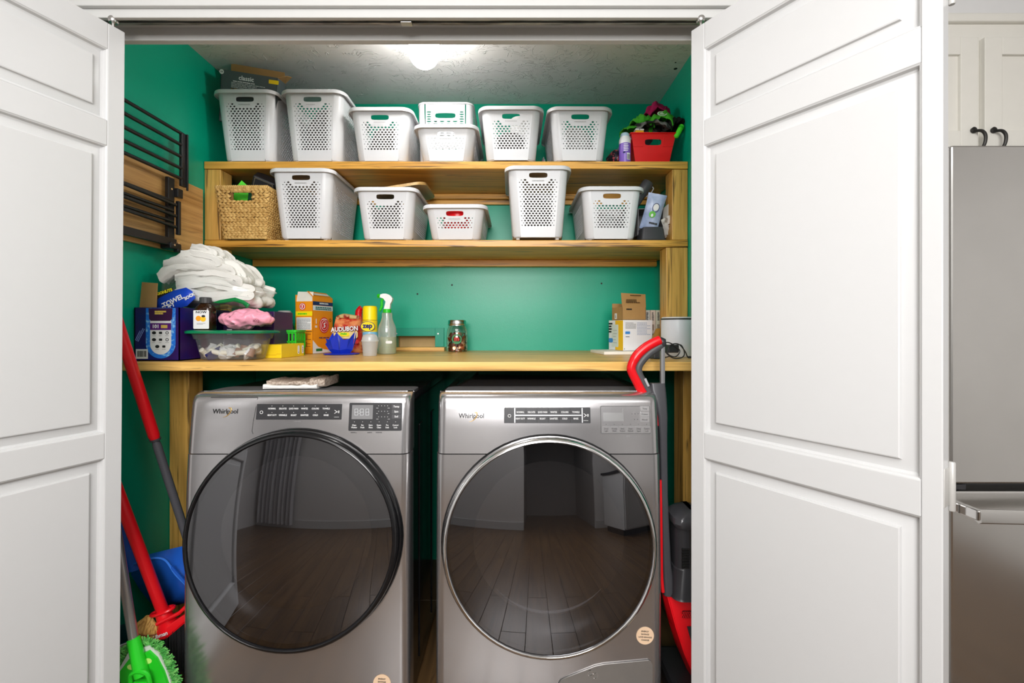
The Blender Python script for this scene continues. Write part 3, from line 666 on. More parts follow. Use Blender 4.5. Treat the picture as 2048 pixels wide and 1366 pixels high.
# black tube in the right medium basket
t = thing('vacuum_wand', 'short black tube attachment slanting out of a white basket', 'tube', (0.56, 2.03, Z2+0.02), (0, math.radians(34), 0))
bm = B(); L = 0.305
lathe(bm, [(0.024, 0.0), (0.024, L*0.8), (0.026, L*0.82), (0.026, L-0.01), (0.024, L), (0.019, L), (0.018, L-0.05)], 28, cap1=True)
fin('pipe', bm, GREYP, t, 40)
fin('release_clip', tube(B(), spline([(0.0265, -0.006, L-0.06), (0.034, -0.004, L-0.04), (0.034, -0.002, L-0.012), (0.026, 0, L-0.006)], 5), 0.0025, 6), mat('clip_grey', (0.45, 0.45, 0.47), 0.4), t, 40)
t.location = (0.435, 2.02, Z2+0.013)
# ---------------------------------------------------------------- wicker basket
WK = weathered('water_hyacinth', (0.42, 0.23, 0.055), (0.68, 0.44, 0.15), 55, 0.7, (1, 1, 1), 0.3, 0.65, bump=0.4)
WKD = mat('wicker_dark', (0.22, 0.11, 0.03), 0.9)  # darker brown than the strands, for the liner
t = thing('wicker_basket', 'square woven wicker basket at the left end of the lower shelf', 'basket', (-1.142, 2.03, Z2+0.001))
A, Bq, h, da = 0.109, 0.109, 0.213, 0.023
def hw(z): return A-da*(1-z/h)
hz0, hz1, hx = 0.158, 0.192, 0.042
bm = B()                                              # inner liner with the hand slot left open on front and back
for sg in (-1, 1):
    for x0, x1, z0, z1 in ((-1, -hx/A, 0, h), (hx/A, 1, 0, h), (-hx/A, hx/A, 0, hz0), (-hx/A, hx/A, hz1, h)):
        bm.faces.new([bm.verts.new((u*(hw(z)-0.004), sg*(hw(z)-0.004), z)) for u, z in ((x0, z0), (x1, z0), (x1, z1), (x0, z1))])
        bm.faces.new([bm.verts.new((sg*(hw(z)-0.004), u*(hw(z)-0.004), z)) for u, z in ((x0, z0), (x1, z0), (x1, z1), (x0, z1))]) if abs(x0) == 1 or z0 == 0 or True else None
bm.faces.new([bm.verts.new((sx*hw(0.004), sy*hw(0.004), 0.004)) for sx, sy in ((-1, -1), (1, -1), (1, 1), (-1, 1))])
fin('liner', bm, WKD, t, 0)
bm = B()
def strand(bm, p, dirv, nrm, L, r):
    up = nrm.cross(dirv).normalized(); rings = []
    for k, (f, q) in enumerate(((-1, 0.35), (-0.45, 0.95), (0.1, 1.0), (0.6, 0.85), (1, 0.3))):
        c = p+dirv*L*f+nrm*r*0.5*(1-f*f)
        rings.append([c+(up*math.cos(2*PI*j/6)+nrm*math.sin(2*PI*j/6)*0.8)*r*q for j in range(6)])
    loft(bm, rings)
rows = 21
for side in range(4):
    Rm = Matrix.Rotation(side*PI/2, 3, 'Z')
    for k in range(rows):
        z = 0.006+(h-0.016)*k/(rows-1); w_ = hw(z)
        cols = 12
        for c in range(cols):
            x = -w_+2*w_*(c+0.5+(0.5 if k % 2 else 0)*0.6)/cols
            if abs(x) > w_: continue
            if abs(x) < hx+0.004 and hz0-0.003 < z < hz1+0.003 and side % 2 == 0: continue
            tilt = 0.42*(1 if (k % 2) else -1)+rnd.uniform(-0.15, 0.15)
            dv = Vector((math.cos(tilt), 0, math.sin(tilt)))
            strand(bm, Rm @ Vector((x, -w_, z+rnd.uniform(-0.0015, 0.0015))), Rm @ dv, Rm @ Vector((0, -1, 0)), 0.0105, 0.0056)
o = fin('weave', bm, WK, t, 60); o['kind'] = 'stuff'
bm = B()                                              # wrapped rim, slot border and corner edges
for zz in (h, 0.004):
    w_ = hw(zz); n = 36
    for side in range(4):
        Rm = Matrix.Rotation(side*PI/2, 3, 'Z')
        for c in range(26):
            x = -w_+2*w_*(c+0.5)/26
            strand(bm, Rm @ Vector((x, -w_, zz)), Rm @ Vector((0.45, 0, 0.9 if zz == h else 0.6)).normalized(), Rm @ Vector((0, -1, 0)), 0.011 if zz == h else 0.007, 0.0048)
fin('rim', bm, WK, t, 60)['kind'] = 'stuff'
bm = B()
for sg in (-1, 1):
    for c in range(13):
        x = -hx+2*hx*(c+0.5)/13; strand(bm, Vector((x, sg*hw(0.2), 0.203)), Vector((0.35, 0, 0.95)).normalized(), Vector((0, sg, 0)), 0.013, 0.004)
fin('handle_wrap', bm, WK, t, 60)['kind'] = 'stuff'
t = thing('gift_tin', 'small black box with gold print sticking out of the wicker basket', 'box', (-1.122, 2.05, Z2+0.222), (math.radians(38), math.radians(20), math.radians(20)))
fin('case', box(B(), -0.046, 0.046, -0.03, 0.03, 0, 0.085, 0.006), mat('black_card', (0.02, 0.02, 0.022), 0.35), t, 24)
label('cover_frame', t, 0.076, 0.07, 0.004, mat('dim_gold', (0.16, 0.14, 0.09), 0.5), (0, -0.0302, 0.043)); label('cover_field', t, 0.071, 0.065, 0.004, mat('black_card2', (0.025, 0.025, 0.028), 0.4), (0, -0.0307, 0.043))
lines('print', t, GOLD, 0.026, 0.022, 3, (0.006, -0.0312, 0.045), seed=3); disc('seal', t, 0.006, GOLD, (-0.026, -0.0312, 0.04))
t = thing('green_tag', 'bright green paper tag poking out of the wicker basket', 'tag', (-1.205, 2.02, Z2+0.196), (0, math.radians(5), 0.2))
fin('sheet', prism(B(), [(-0.026, -0.02), (0.03, -0.02), (0.03, 0.055), (-0.002, 0.080), (-0.028, 0.035)], 0.002, FRONT), mat('neon_green_card', (0.10, 0.85, 0.03), 0.5), t, 0)
# ---------------------------------------------------------------- grey carton in the left top basket
dp = 0.07
t = thing('lamp_carton', 'dark grey open carton with white print leaning in the leftmost topmost basket', 'box', (-1.158, 2.02, Z1+0.172), (math.radians(9), math.radians(8), math.radians(2)))
CG = mat('charcoal_print', (0.085, 0.10, 0.105), 0.4, vary=0.05)
w, hF, hB = 0.120, 0.212, 0.250
bm = B(); h2 = dp/2
for a in ((-w, w, -h2, -h2+0.003, 0, hF), (-w, -w+0.003, -h2, h2, 0, hF), (w-0.003, w, -h2, h2, 0, hF), (-w, w, h2-0.003, h2, 0, hF), (-w, w, -h2, h2, 0, 0.003)): box(bm, *a)
fin('body', bm, CG, t, 0)
bm = B()
loft(bm, [[Vector((-w, h2, hF)), Vector((w, h2, hF)), Vector((w, h2+0.003, hF)), Vector((-w, h2+0.003, hF))], [Vector((-w+0.002, h2-0.006, hF+0.048)), Vector((w-0.004, h2-0.006, hF+0.045)), Vector((w-0.004, h2-0.003, hF+0.045)), Vector((-w+0.002, h2-0.003, hF+0.048))]])
box(bm, -w+0.0035, w-0.0035, h2-0.0045, h2-0.0032, 0.01, hF)
loft(bm, [[Vector((w-0.003, -h2, hF)), Vector((w-0.003, h2, hF)), Vector((w, h2, hF)), Vector((w, -h2, hF))], [Vector((w+0.03, -h2+0.02, hF+0.02)), Vector((w+0.03, h2-0.01, hF+0.03)), Vector((w+0.032, h2-0.01, hF+0.028)), Vector((w+0.032, -h2+0.02, hF+0.018))]])
fin('flap', bm, KRAFT, t, 0)
yF = -h2-0.0003
txt('classic', 0.026, WINK, t, (-0.012, yF, hF-0.024), bold=0.0004)
lines('print', t, WINK, 0.125, 0.004, 1, (-0.005, yF, hF-0.040), seed=8, fill=0.8); lines('fine_print', t, mat('pale_ink', (0.5, 0.52, 0.52), 0.5), 0.145, 0.024, 4, (-0.002, yF, hF-0.056), seed=2, fill=0.5)
label('yellow_flash', t, 0.042, 0.016, 0.002, YELLOW, (0.105, yF, hF-0.020)); disc('round_mark', t, 0.0095, WINK, (-0.117, yF, hF-0.010)); txt('GE', 0.009, mat('charcoal_ink', (0.05, 0.06, 0.06), 0.5), t, (-0.117, yF-0.0005, hF-0.010), bold=0.0002)
label('photo_patch', t, 0.05, 0.024, 0.001, weathered('warm_photo', (0.5, 0.25, 0.02), (0.03, 0.015, 0.005), 60), (-0.05, yF, hF-0.082)); lines('fine_print', t, WINK, 0.07, 0.018, 3, (0.022, yF, hF-0.080), seed=6)
# ---------------------------------------------------------------- right end of the topmost shelf
tx = P(1310, 0, 1.98).x; ty = 1.99
t = thing('red_tub', 'red plastic tub heaped with cloths at the right end of the topmost shelf', 'tub', (tx, ty+0.10, Z1+0.001))
a0, a1, b0_, b1_, h = 0.073, 0.098, 0.07, 0.09, 0.136
bm = B()
def St(sg):
    return lambda s, z: Vector((s*(a0+(a1-a0)*z/h), sg*(b0_+(b1_-b0_)*z/h), z))
for sg in (-1, 1):
    S = St(sg); cell(bm, S, -1, 1, 0, 0.08, 0, 0); cell(bm, S, -1, -0.48, 0.08, 0.118, 0, 0); cell(bm, S, 0.48, 1, 0.08, 0.118, 0, 0)
    cell(bm, S, -0.48, 0.48, 0.08, 0.118, 0.40, 0.0125, 16); cell(bm, S, -1, 1, 0.118, h, 0, 0)
    bm.faces.new([bm.verts.new((sg*(a0+(a1-a0)*z/h), u*(b0_+(b1_-b0_)*z/h), z)) for u, z in ((-1, 0), (1, 0), (1, h), (-1, h))])
bm.faces.new([bm.verts.new((sx*a0, sy*b0_, 0.001)) for sx, sy in ((-1, -1), (1, -1), (1, 1), (-1, 1))])
o = fin('body', bm, REDT, t, 0); md = o.modifiers.new('wall', 'SOLIDIFY'); md.thickness = 0.002
bm = B(); rings = [[Vector((x, y, z)) for x, y in rr(a1+q, b1_+q, 0.006, 3)] for q, z in ((0, h-0.003), (0.006, h-0.003), (0.006, h+0.002), (0, h+0.002))]
rings.append(rings[0]); loft(bm, rings, False, False); fin('rim', bm, REDT, t, 24)
def cloth(lab, px, py, D, w, d, hh, m, seed, rot=0.0, name='cleaning_cloth', emblem=False, roll=0.0):
    """draped, crumpled cloth: a wavy sheet domed over what is under it"""
    p = P(px, py, D)
    t = thing(name, lab, 'cloth', (p.x, p.y, p.z), (0, roll, rot), 'cleaning cloths heaped in the red tub')
    bm = B(); n = 26; g = []
    for i in range(n+1):
        row = []
        for j in range(n+1):
            u, v = i/n*2-1, j/n*2-1; q = max(abs(u), abs(v)); rr_ = math.hypot(u, v)
            s = 1-0.22*rr_*rr_*0.5
            z = hh*(1-0.9*rr_**2.2*0.5)-hh*0.5*max(0, rr_-0.75)
            x, y = u*w*s, v*d*s
            k = Vector((u*2.3+seed*7, v*2.3, seed))
            z += noise.noise(k)*hh*0.42+noise.noise(k*2.3)*hh*0.2
            x += noise.noise(k+Vector((9, 3, 1)))*w*0.16; y += noise.noise(k+Vector((2, 8, 4)))*d*0.16
            row.append(bm.verts.new((x, y, z)))
        g.append(row)
    for i in range(n):
        for j in range(n): bm.faces.new((g[i][j], g[i+1][j], g[i+1][j+1], g[i][j+1]))
    o = fin('fabric', bm, m, t, 80); md = o.modifiers.new('thick', 'SOLIDIFY'); md.thickness = 0.004
    return t
KG = mat('kelly_green_cloth', s2l(70, 175, 40), 0.9, vary=0.12, bump=0.4, bscale=500)
cloth('magenta cloth lying on the very top of the heap in the red tub', 1313, 236, 2.09, 0.062, 0.06, 0.052, mat('magenta_cloth', s2l(176, 14, 84), 0.9, vary=0.15, bump=0.4), 1)
cloth('bright green cloth with a pale round print on the heap in the red tub', 1322, 252, 2.04, 0.062, 0.05, 0.045, KG, 2, -0.3)
cloth('green cloth slumped at the left of the magenta one above the red tub', 1282, 256, 2.07, 0.055, 0.06, 0.045, KG, 3, 0.4)
cloth('grey and black cloth across the middle of the heap in the red tub', 1300, 265, 2.06, 0.095, 0.08, 0.038, weathered('grey_black_cloth', (0.02, 0.02, 0.02), (0.28, 0.27, 0.26), 14, 0.9, (1, 1, 1), 0.45, 0.55), 4)
cloth('small lime green cloth at the bottom left of the heap above the spray can', 1262, 266, 2.05, 0.05, 0.05, 0.022, KG, 8, 0.2)
cloth('black cloth hanging at the right of the heap over the red tub', 1345, 262, 2.06, 0.045, 0.07, 0.042, mat('black_cloth', (0.012, 0.012, 0.012), 0.9, bump=0.4), 5, 0.2)
em = [o for o in COL.objects if o.get('label', '').startswith('bright green cloth')][0]
disc('round_print', em, 0.017, mat('pale_print', (0.72, 0.85, 0.66), 0.8), (0.004, -0.042, 0.036), (math.radians(58), 0, 0.25), 0.0006, 1.25)
disc('ring_print', em, 0.012, KG, (0.004, -0.0427, 0.0366), (math.radians(58), 0, 0.25), 0.0006, 1.25, 0.009)
t = thing('marker_pen', 'bright green stubby pen poking out at the right of the red tub', 'pen', P(1351, 262, 2.0)+Vector((0, 0, -0.03)), (0, math.radians(28), 0))
fin('barrel', lathe(B(), [(0.004, 0), (0.010, 0.004), (0.0115, 0.03), (0.0115, 0.058), (0.009, 0.062)], 16), mat('neon_green_card', (0.1, 0.85, 0.03), 0.5), t, 40); fin('cap_ring', lathe(B(), [(0.012, 0.046), (0.0125, 0.048), (0.0125, 0.052), (0.012, 0.054)], 16), LIMEG, t, 40)
t = thing('sponge', 'yellow and white sponge lying at the front rim of the red tub', 'sponge', (P(1281, 258, 1.985).x, 2.012, Z1+0.139), 0.1)
fin('foam', box(B(), -0.019, 0.019, -0.014, 0.014, 0, 0.011, 0.003), mat('orange_foam', s2l(245, 178, 40), 0.9, bump=0.5), t, 24); fin('scrubber', box(B(), -0.019, 0.019, -0.014, 0.014, 0.0112, 0.019, 0.002), mat('white_foam', (0.75, 0.74, 0.7), 0.9), t, 24)
t = thing('box_lid', 'pale blue translucent lid propped behind the purple spray can', 'lid', (P(1272, 0, 2.06).x, 2.10, Z1+0.118), (math.radians(-6), math.radians(-4), 0.1))
bm = B(); prism(bm, rr(0.062, 0.075, 0.02, 5), 0.02); fin('shell', bm, mat('pale_blue_plastic', s2l(170, 198, 214), 0.35), t, 24)
fin('lip', prism(B(), rr(0.067, 0.08, 0.022, 5), 0.005, Matrix.Translation((0, 0, 0.0))), mat('pale_blue_plastic', (0, 0, 0)), t, 24)
t.location.z = Z1+0.112
# purple aerosol can
t = thing('spray_can', 'purple and white aerosol can standing beside the red tub', 'can', (P(1252.5, 0, 1.975).x, 2.0, Z1+0.001))
VIO = mat('violet_print', s2l(126, 92, 190), 0.35, vary=0.08, scale=60)
fin('body', lathe(B(), [(0.024, 0), (0.0255, 0.003), (0.0255, 0.086)], 28), VIO, t, 40)
fin('shoulder', lathe(B(), [(0.0256, 0.086), (0.0256, 0.100), (0.024, 0.108), (0.020, 0.118)], 28), mat('white_tin', (0.78, 0.78, 0.80), 0.3), t, 40)
fin('cap', lathe(B(), [(0.0195, 0.118), (0.0195, 0.128), (0.016, 0.134), (0.010, 0.136)], 28), mat('pale_blue_plastic', (0, 0, 0)), t, 40)
bm = B()
def wrapbars(bm, R, a0, a1, z0, z1):
    n = 5; loft(bm, [[Vector((R*math.sin(a0+(a1-a0)*k/n), -R*math.cos(a0+(a1-a0)*k/n), z)) for k in range(n+1)] for z in (z0, z1)], False, False, False)
wrapbars(bm, 0.0259, 0.1, 0.75, 0.012, 0.042); fin('barcode_patch', bm, PAPER, t, 0)
bm = B()
for k in range(7): wrapbars(bm, 0.0262, 0.16+k*0.08, 0.16+k*0.08+0.045, 0.014, 0.036)
fin('barcode', bm, INK, t, 0)
bm = B()
for k in range(5): wrapbars(bm, 0.0260, -0.45, 0.3+0.1*(k % 2), 0.050+k*0.007, 0.053+k*0.007)
fin('print', bm, WINK, t, 0)
bm = B(); wrapbars(bm, 0.0260, -0.55, -0.15, 0.040, 0.047); fin('dark_panel', bm, NAVY, t, 0)
t = thing('snack_bag', 'dark crumpled foil bag with red and white print behind the purple spray can', 'bag', (P(1232, 0, 2.02).x, 2.06, Z1+0.001), 0.2)
bm = B(); bmesh.ops.create_icosphere(bm, subdivisions=4, radius=1)
for v in bm.verts: v.co = Vector((v.co.x*0.026, v.co.y*0.05, (v.co.z+1)*0.040))
crumple(bm, 0.008, 40, 3); bmesh.ops.translate(bm, verts=bm.verts, vec=(0, 0, -min(v.co.z for v in bm.verts))); fin('pouch', bm, weathered('bag_print', (0.012, 0.012, 0.02), (0.5, 0.08, 0.10), 45, 0.3, (1, 1, 1), 0.5, 0.56), t, 50)
# ---------------------------------------------------------------- right end of the lower shelf
t = thing('carton_tray', 'open white carton lying on its side beside the right post of the lower shelf', 'box', (P(1328, 0, 2.0).x-0.005, 2.10, Z2+0.045), (math.radians(4), 0, -0.08))
LG = mat('grey_card', (0.33, 0.33, 0.34), 0.6)
bm = B(); w, hh, dd = 0.056, 0.118, 0.08
for a in ((-w, w, -dd, dd, 0, 0.002), (-w, w, -dd, dd, hh-0.002, hh), (-w, -w+0.002, -dd, dd, 0, hh), (w-0.002, w, -dd, dd, 0, hh), (-w, w, dd-0.002, dd, 0, hh)): box(bm, *a)
fin('shell', bm, LG, t, 0)
bm = B(); loft(bm, [[Vector((w-0.002, -dd, 0.0)), Vector((w, -dd, 0.0)), Vector((w, -dd, hh)), Vector((w-0.002, -dd, hh))], [Vector((w+0.012, -dd-0.03, -0.004)), Vector((w+0.014, -dd-0.03, -0.004)), Vector((w+0.014, -dd-0.03, hh+0.012)), Vector((w+0.012, -dd-0.03, hh+0.012))]])
fin('flap', bm, mat('cream_card', (0.76, 0.74, 0.66), 0.6), t, 0)
fin('insert', box(B(), -0.02, 0.018, -0.02, 0.05, 0.0025, 0.06, 0.003), GREYP, t, 24)
t.location = (0.63, 2.13, Z2+0.045); 
t = thing('wall_dock', 'dark grey plastic holder standing at the front under the blue pouch', 'holder', (P(1306, 0, 1.99).x, 2.03, Z2+0.001))
bm = B(); loft(bm, [[Vector((x, y, z)) for x, y in rr(a, b, 0.01, 4)] for a, b, z in ((0.051, 0.05, 0), (0.052, 0.052, 0.004), (0.047, 0.048, 0.05), (0.044, 0.046, 0.06), (0.040, 0.042, 0.062))])
fin('shell', bm, GREYP, t, 30); fin('foot', box(B(), -0.053, 0.053, -0.054, -0.046, 0, 0.006, 0.001), DGREY, t, 24)
def pouch(lab, px, py, D, w, h, m, rot, seed):
    p = P(px, py, D); t = thing('snack_pouch', lab, 'pouch', p, rot)
    bm = B(); n = 14; fr, bk = [], []
    for i in range(n+1):
        a, b = [], []
        for j in range(n+1):
            u, v = i/n*2-1, j/n*2-1; th = 0.016*(1-u**4)*(1-v**2)**0.7
            x, z = u*w*(1-0.06*(1-v*v)), v*h
            nz = noise.noise(Vector((u*2.5+seed, v*2.5, seed)))*0.004
            a.append(bm.verts.new((x, -th+nz, z))); b.append(bm.verts.new((x, th+nz+0.0005, z)))
        fr.append(a); bk.append(b)
    for g, s in ((fr, 1), (bk, -1)):
        for i in range(n):
            for j in range(n): bm.faces.new((g[i][j], g[i+1][j], g[i+1][j+1], g[i][j+1])[::s])
    bmesh.ops.remove_doubles(bm, verts=bm.verts, dist=0.0008)
    fin('foil', bm, m, t, 60); return t
pc = pouch('pale blue crumpled pouch with a round green print on the lower shelf', 1306, 424, 2.0, 0.040, 0.078, weathered('blue_foil', s2l(196, 208, 238), s2l(150, 168, 205), 18, 0.3), (math.radians(10), math.radians(14), -0.15), 1)
disc('ring_print', pc, 0.020, NAVY, (0.006, -0.0185, 0.018), r_in=0.0165, sx=0.75); disc('white_print', pc, 0.0155, WINK, (0.006, -0.0183, 0.020), sx=0.75)
disc('green_print', pc, 0.014, mat('leaf_green_ink', s2l(90, 190, 40), 0.4), (-0.002, -0.0196, -0.012)); disc('small_ring', pc, 0.007, WINK, (-0.002, -0.0202, -0.016), sx=0.7)
lines('print', pc, INK, 0.036, 0.010, 1, (0.012, -0.0150, -0.048), seed=5, fill=0.7)
pc = pouch('white packet with brown print tilted against the right post of the lower shelf', 1342, 450, 2.02, 0.042, 0.046, weathered('packet_print', s2l(225, 225, 222), s2l(150, 140, 130), 40, 0.4, (1, 1, 1), 0.5, 0.62), (math.radians(28), math.radians(-28), 0.1), 4)
lines('print', pc, mat('brown_ink', s2l(120, 85, 60), 0.5), 0.045, 0.03, 3, (0, -0.0165, 0.006), seed=9)
# ================================================================ THINGS ON THE WORKTOP
ZW = ZT+0.0008
def base(px, py): return 103.7/(py-CY)                # depth at which the worktop surface shows at this row
def on(px, D): return ((px-CX)*D/F, D, ZW)
def carton(name, lab, x, y, rot, w, d, h, m, z=None, bev=0.0015):
    t = thing(name, lab, 'box', (x, y, ZW if z is None else z), rot)
    fin('carton', box(B(), -w/2, w/2, -d/2, d/2, 0, h, bev), m, t, 24); return t
# purple and blue carton at the left end
t = thing('bulb_carton', 'purple and blue printed carton at the left front end of the worktop', 'box', (-1.245, 1.735, ZW), 0)
w, d, h = 0.158, 0.28, 0.187
bm = B()
for a in ((-w/2, w/2, -d/2, -d/2+0.003, 0, h), (-w/2, w/2, d/2-0.003, d/2, 0, h), (-w/2, -w/2+0.003, -d/2, d/2, 0, h), (w/2-0.003, w/2, -d/2, d/2, 0, h), (-w/2, w/2, -d/2, d/2, 0, 0.003), (-w/2+0.002, w/2-0.002, -d/2+0.002, d/2-0.002, h-0.03, h-0.025)): box(bm, *a)
fin('carton', bm, weathered('indigo_print', s2l(26, 24, 108), s2l(52, 22, 92), 9, 0.3), t, 0)
bm = B(); loft(bm, [[Vector((-w/2, -0.118, h)), Vector((-0.02, -0.118, h)), Vector((-0.02, -0.115, h)), Vector((-w/2, -0.115, h))], [Vector((-w/2+0.002, -0.110, h+0.092)), Vector((-0.022, -0.110, h+0.088)), Vector((-0.022, -0.107, h+0.088)), Vector((-w/2+0.002, -0.107, h+0.092))]])
fin('flap', bm, KRAFT, t, 0)
yf = -d/2-0.0004; xc = 0.014
def arch(w_, z0, z1, n=14): return [(-w_, z1), (-w_, z0+w_)]+[(-w_*math.cos(PI*k/n), z0+w_-w_*math.sin(PI*k/n)) for k in range(1, n)]+[(w_, z0+w_), (w_, z1)]
SKY = weathered('sparkle_blue', s2l(38, 120, 225), s2l(150, 215, 255), 90, 0.35, (1, 1, 1), 0.5, 0.72)
fin('blue_arch', prism(B(), arch(0.052, 0.008, h-0.002), 0.0003, at(xc, yf, 0)), SKY, t, 0)
fin('white_arch', prism(B(), arch(0.037, 0.022, h-0.004), 0.0003, at(xc, yf-0.0004, 0)), PAPER, t, 0)
PUR = mat('violet_card', s2l(92, 30, 120), 0.4)
label('violet_band', t, 0.074, 0.024, 0.001, PUR, (xc, yf-0.0008, 0.120)); txt('101', 0.017, WINK, t, (xc-0.017, yf-0.0013, 0.120), bold=0.0006)
lines('print', t, mat('gold_print', s2l(225, 195, 90), 0.5), 0.03, 0.012, 1, (xc+0.017, yf-0.0013, 0.120), seed=8, fill=0.95)
fin('dark_shield', prism(B(), [(-0.042, h-0.003), (-0.040, h-0.04), (-0.034, h-0.047), (0.034, h-0.047), (0.040, h-0.04), (0.042, h-0.003)], 0.0003, at(xc, yf-0.0008, 0)), mat('plum_card', s2l(62, 20, 66), 0.4), t, 0)
lines('print', t, mat('gold_print', (0, 0, 0)), 0.04, 0.014, 2, (xc, yf-0.0013, h-0.018), seed=12, fill=0.8)
q = random.Random(5)
for r in range(3):
    for c in range(3 if r < 2 else 2):
        x, z = xc+(c-1+(0.5 if r == 2 else 0))*0.023, 0.098-r*0.024
        k = (r*3+c) % 3
        if k == 0: disc('icon', t, 0.0055, INK, (x, yf-0.0008, z), sx=1.3)
        elif k == 1: label('icon', t, 0.011, 0.008, 0.002, INK, (x, yf-0.0008, z))
        else: disc('icon', t, 0.0055, INK, (x, yf-0.0008, z), r_in=0.0035)
        lines('caption', t, GINK, 0.013, 0.003, 1, (x, yf-0.0008, z-0.010), seed=r*3+c)
label('barcode_patch', t, 0.042, 0.034, 0.001, PAPER, (-w/2+0.027, yf, 0.024)); bm = B(); x = -0.016
while x < 0.015:
    g = q.choice((0.0008, 0.0016, 0.0024)); box(bm, x, x+g, -0.011, 0.010, 0, 0.0003); x += g+q.choice((0.001, 0.0018))
fin('barcode', bm, INK, t, 0, (-w/2+0.027, yf-0.0005, 0.025), (PI/2, 0, 0))
lines('side_script', t, mat('pale_violet_ink', s2l(150, 170, 240), 0.4), 0.05, 0.016, 3, (-w/2+0.02, yf, 0.092), (PI/2, -1.1, 0), seed=3)
# second purple carton behind the tub
t = carton('purple_carton', 'dark purple printed carton behind the clear tub', -1.03, 1.855, 0, 0.20, 0.15, 0.180, mat('deep_plum', s2l(52, 22, 74), 0.35, vary=0.15))
label('grey_panel', t, 0.10, 0.05, 0.001, mat('slate_panel', (0.07, 0.06, 0.08), 0.5), (0.04, -0.0756, 0.145)); lines('print', t, mat('pale_ink', (0.5, 0.52, 0.52), 0.5), 0.09, 0.04, 6, (0.04, -0.0761, 0.145), seed=4); label('white_panel', t, 0.02, 0.03, 0.001, PAPER, (-0.075, -0.0756, 0.15)); label('white_panel', t, 0.02, 0.022, 0.001, PAPER, (-0.075, -0.0756, 0.10))
# clear tub with green lid
tx, ty = -1.0225, 1.674
t = thing('storage_tub', 'clear plastic tub with green lid full of small parts, at the left worktop end', 'tub', (tx, ty, ZW), 0.0)
TB = film('clear_tub_plastic', (0.93, 0.93, 0.94), 0.06, 0.12, 0.10)
hx, hy, h = 0.125, 0.074, 0.098
bm = B(); ringz = [(0.035, 0.020, 0.0), (0.028, 0.016, 0.004), (0.012, 0.010, 0.075), (0.008, 0.006, 0.076), (0.002, 0.002, h)]
loft(bm, [[Vector((x, y, z)) for x, y in rr(hx-i, hy-j, 0.03, 6)] for i, j, z in ringz], True, False); fin('body', bm, TB, t, 40)
GLID = mat('green_lid_plastic', s2l(10, 128, 82), 0.25, vary=0.04)
bm = B(); loft(bm, [[Vector((x, y, z)) for x, y in rr(hx+i, hy+j, 0.034, 6)] for i, j, z in ((0.006, 0.006, h-0.003), (0.014, 0.010, h-0.002), (0.015, 0.011, h+0.004), (0.010, 0.006, h+0.008), (0.0, -0.004, h+0.009), (-0.004, -0.008, h+0.0065))])
fin('lid', bm, GLID, t, 40)
ZL = ZW+h+0.0100
rq = random.Random(11)
IV = mat('ivory_bits', s2l(235, 230, 212), 0.5, vary=0.06); BR = mat('brown_bits', s2l(150, 112, 92), 0.5, vary=0.1)
kinds = [('plug', IV), ('plug', IV), ('label_card', NAVY), ('plug', IV), ('wrapper', LCL), ('plug', IV), ('wrapper', LCL), ('spacer', BR), ('plug', IV), ('label_card', PAPER), ('spacer', BR), ('wrapper', LCL), ('plug', IV), ('plug', IV), ('spacer', BR), ('wrapper', LCL), ('plug', IV), ('label_card', PAPER), ('spacer', BR), ('plug', IV), ('wrapper', LCL), ('plug', IV)]
for k, (nm, m) in enumerate(kinds):
    col, row = k % 11, k//11
    x = tx-0.082+col*0.0165; y = ty-0.036+rq.uniform(-0.004, 0.006)+row*0.042; z = ZW+0.008+(0.018 if nm != 'label_card' else 0.012)+row*0.012
    where = ['front layer', 'rear layer'][row]
    s_ = thing('small_part', {'plug': 'ivory plastic piece', 'label_card': 'folded card slip', 'wrapper': 'crumpled wrapped piece', 'spacer': 'brownish small piece'}[nm]+' jumbled inside the clear tub with green lid', 'part', (x, y, z), (rq.uniform(-0.6, 0.6), rq.uniform(-0.7, 0.7), rq.uniform(0, 3)), 'small parts inside the clear tub')
    bm = B()
    if nm == 'plug': lathe(bm, [(0.004, -0.022), (0.009, -0.02), (0.009, 0.006), (0.012, 0.008), (0.012, 0.02), (0.007, 0.022)], 14, Matrix.Rotation(PI/2, 4, 'Y'))
    elif nm == 'label_card': box(bm, -0.028, 0.028, -0.004, 0.004, -0.015, 0.018, 0.001)
    elif nm == 'wrapper':
        bmesh.ops.create_icosphere(bm, subdivisions=3, radius=0.019); crumple(bm, 0.014, 60, k)
    else: lathe(bm, [(0.004, -0.014), (0.012, -0.014), (0.013, 0.0), (0.012, 0.014), (0.004, 0.014)], 12, Matrix.Rotation(0.5, 4, 'Y'))
    fin(nm, bm, m, s_, 40)
# amber bottle on the lid
bx, by = P(409, 0, 1.64).x, 1.645
t = thing('amber_bottle', 'small amber glass bottle with black cap and orange fruit label on the green lid', 'bottle', (bx, by, ZL), 0.05)
AM = mat('amber_glass', (0.025, 0.010, 0.004), 0.08, vary=0, coat=0.5)
bm = B(); Rr = [(0.029, 0.0), (0.0315, 0.003), (0.032, 0.072), (0.030, 0.080), (0.022, 0.090), (0.016, 0.094), (0.0155, 0.098)]
loft(bm, [[Vector((x, y, z)) for x, y in rr(r, r*0.8, r*0.55, 6)] for r, z in Rr]); fin('glass', bm, AM, t, 50)
bm = B(); lathe(bm, [(0.017, 0.096), (0.0185, 0.097), (0.0185, 0.116), (0.016, 0.118)], 30)
for i, v in enumerate(bm.verts):
    if i % 2: v.co.x *= 0.97; v.co.y *= 0.97
fin('cap', bm, mat('cap_charcoal', (0.05, 0.05, 0.05), 0.5), t, 20)
yb = -0.0262
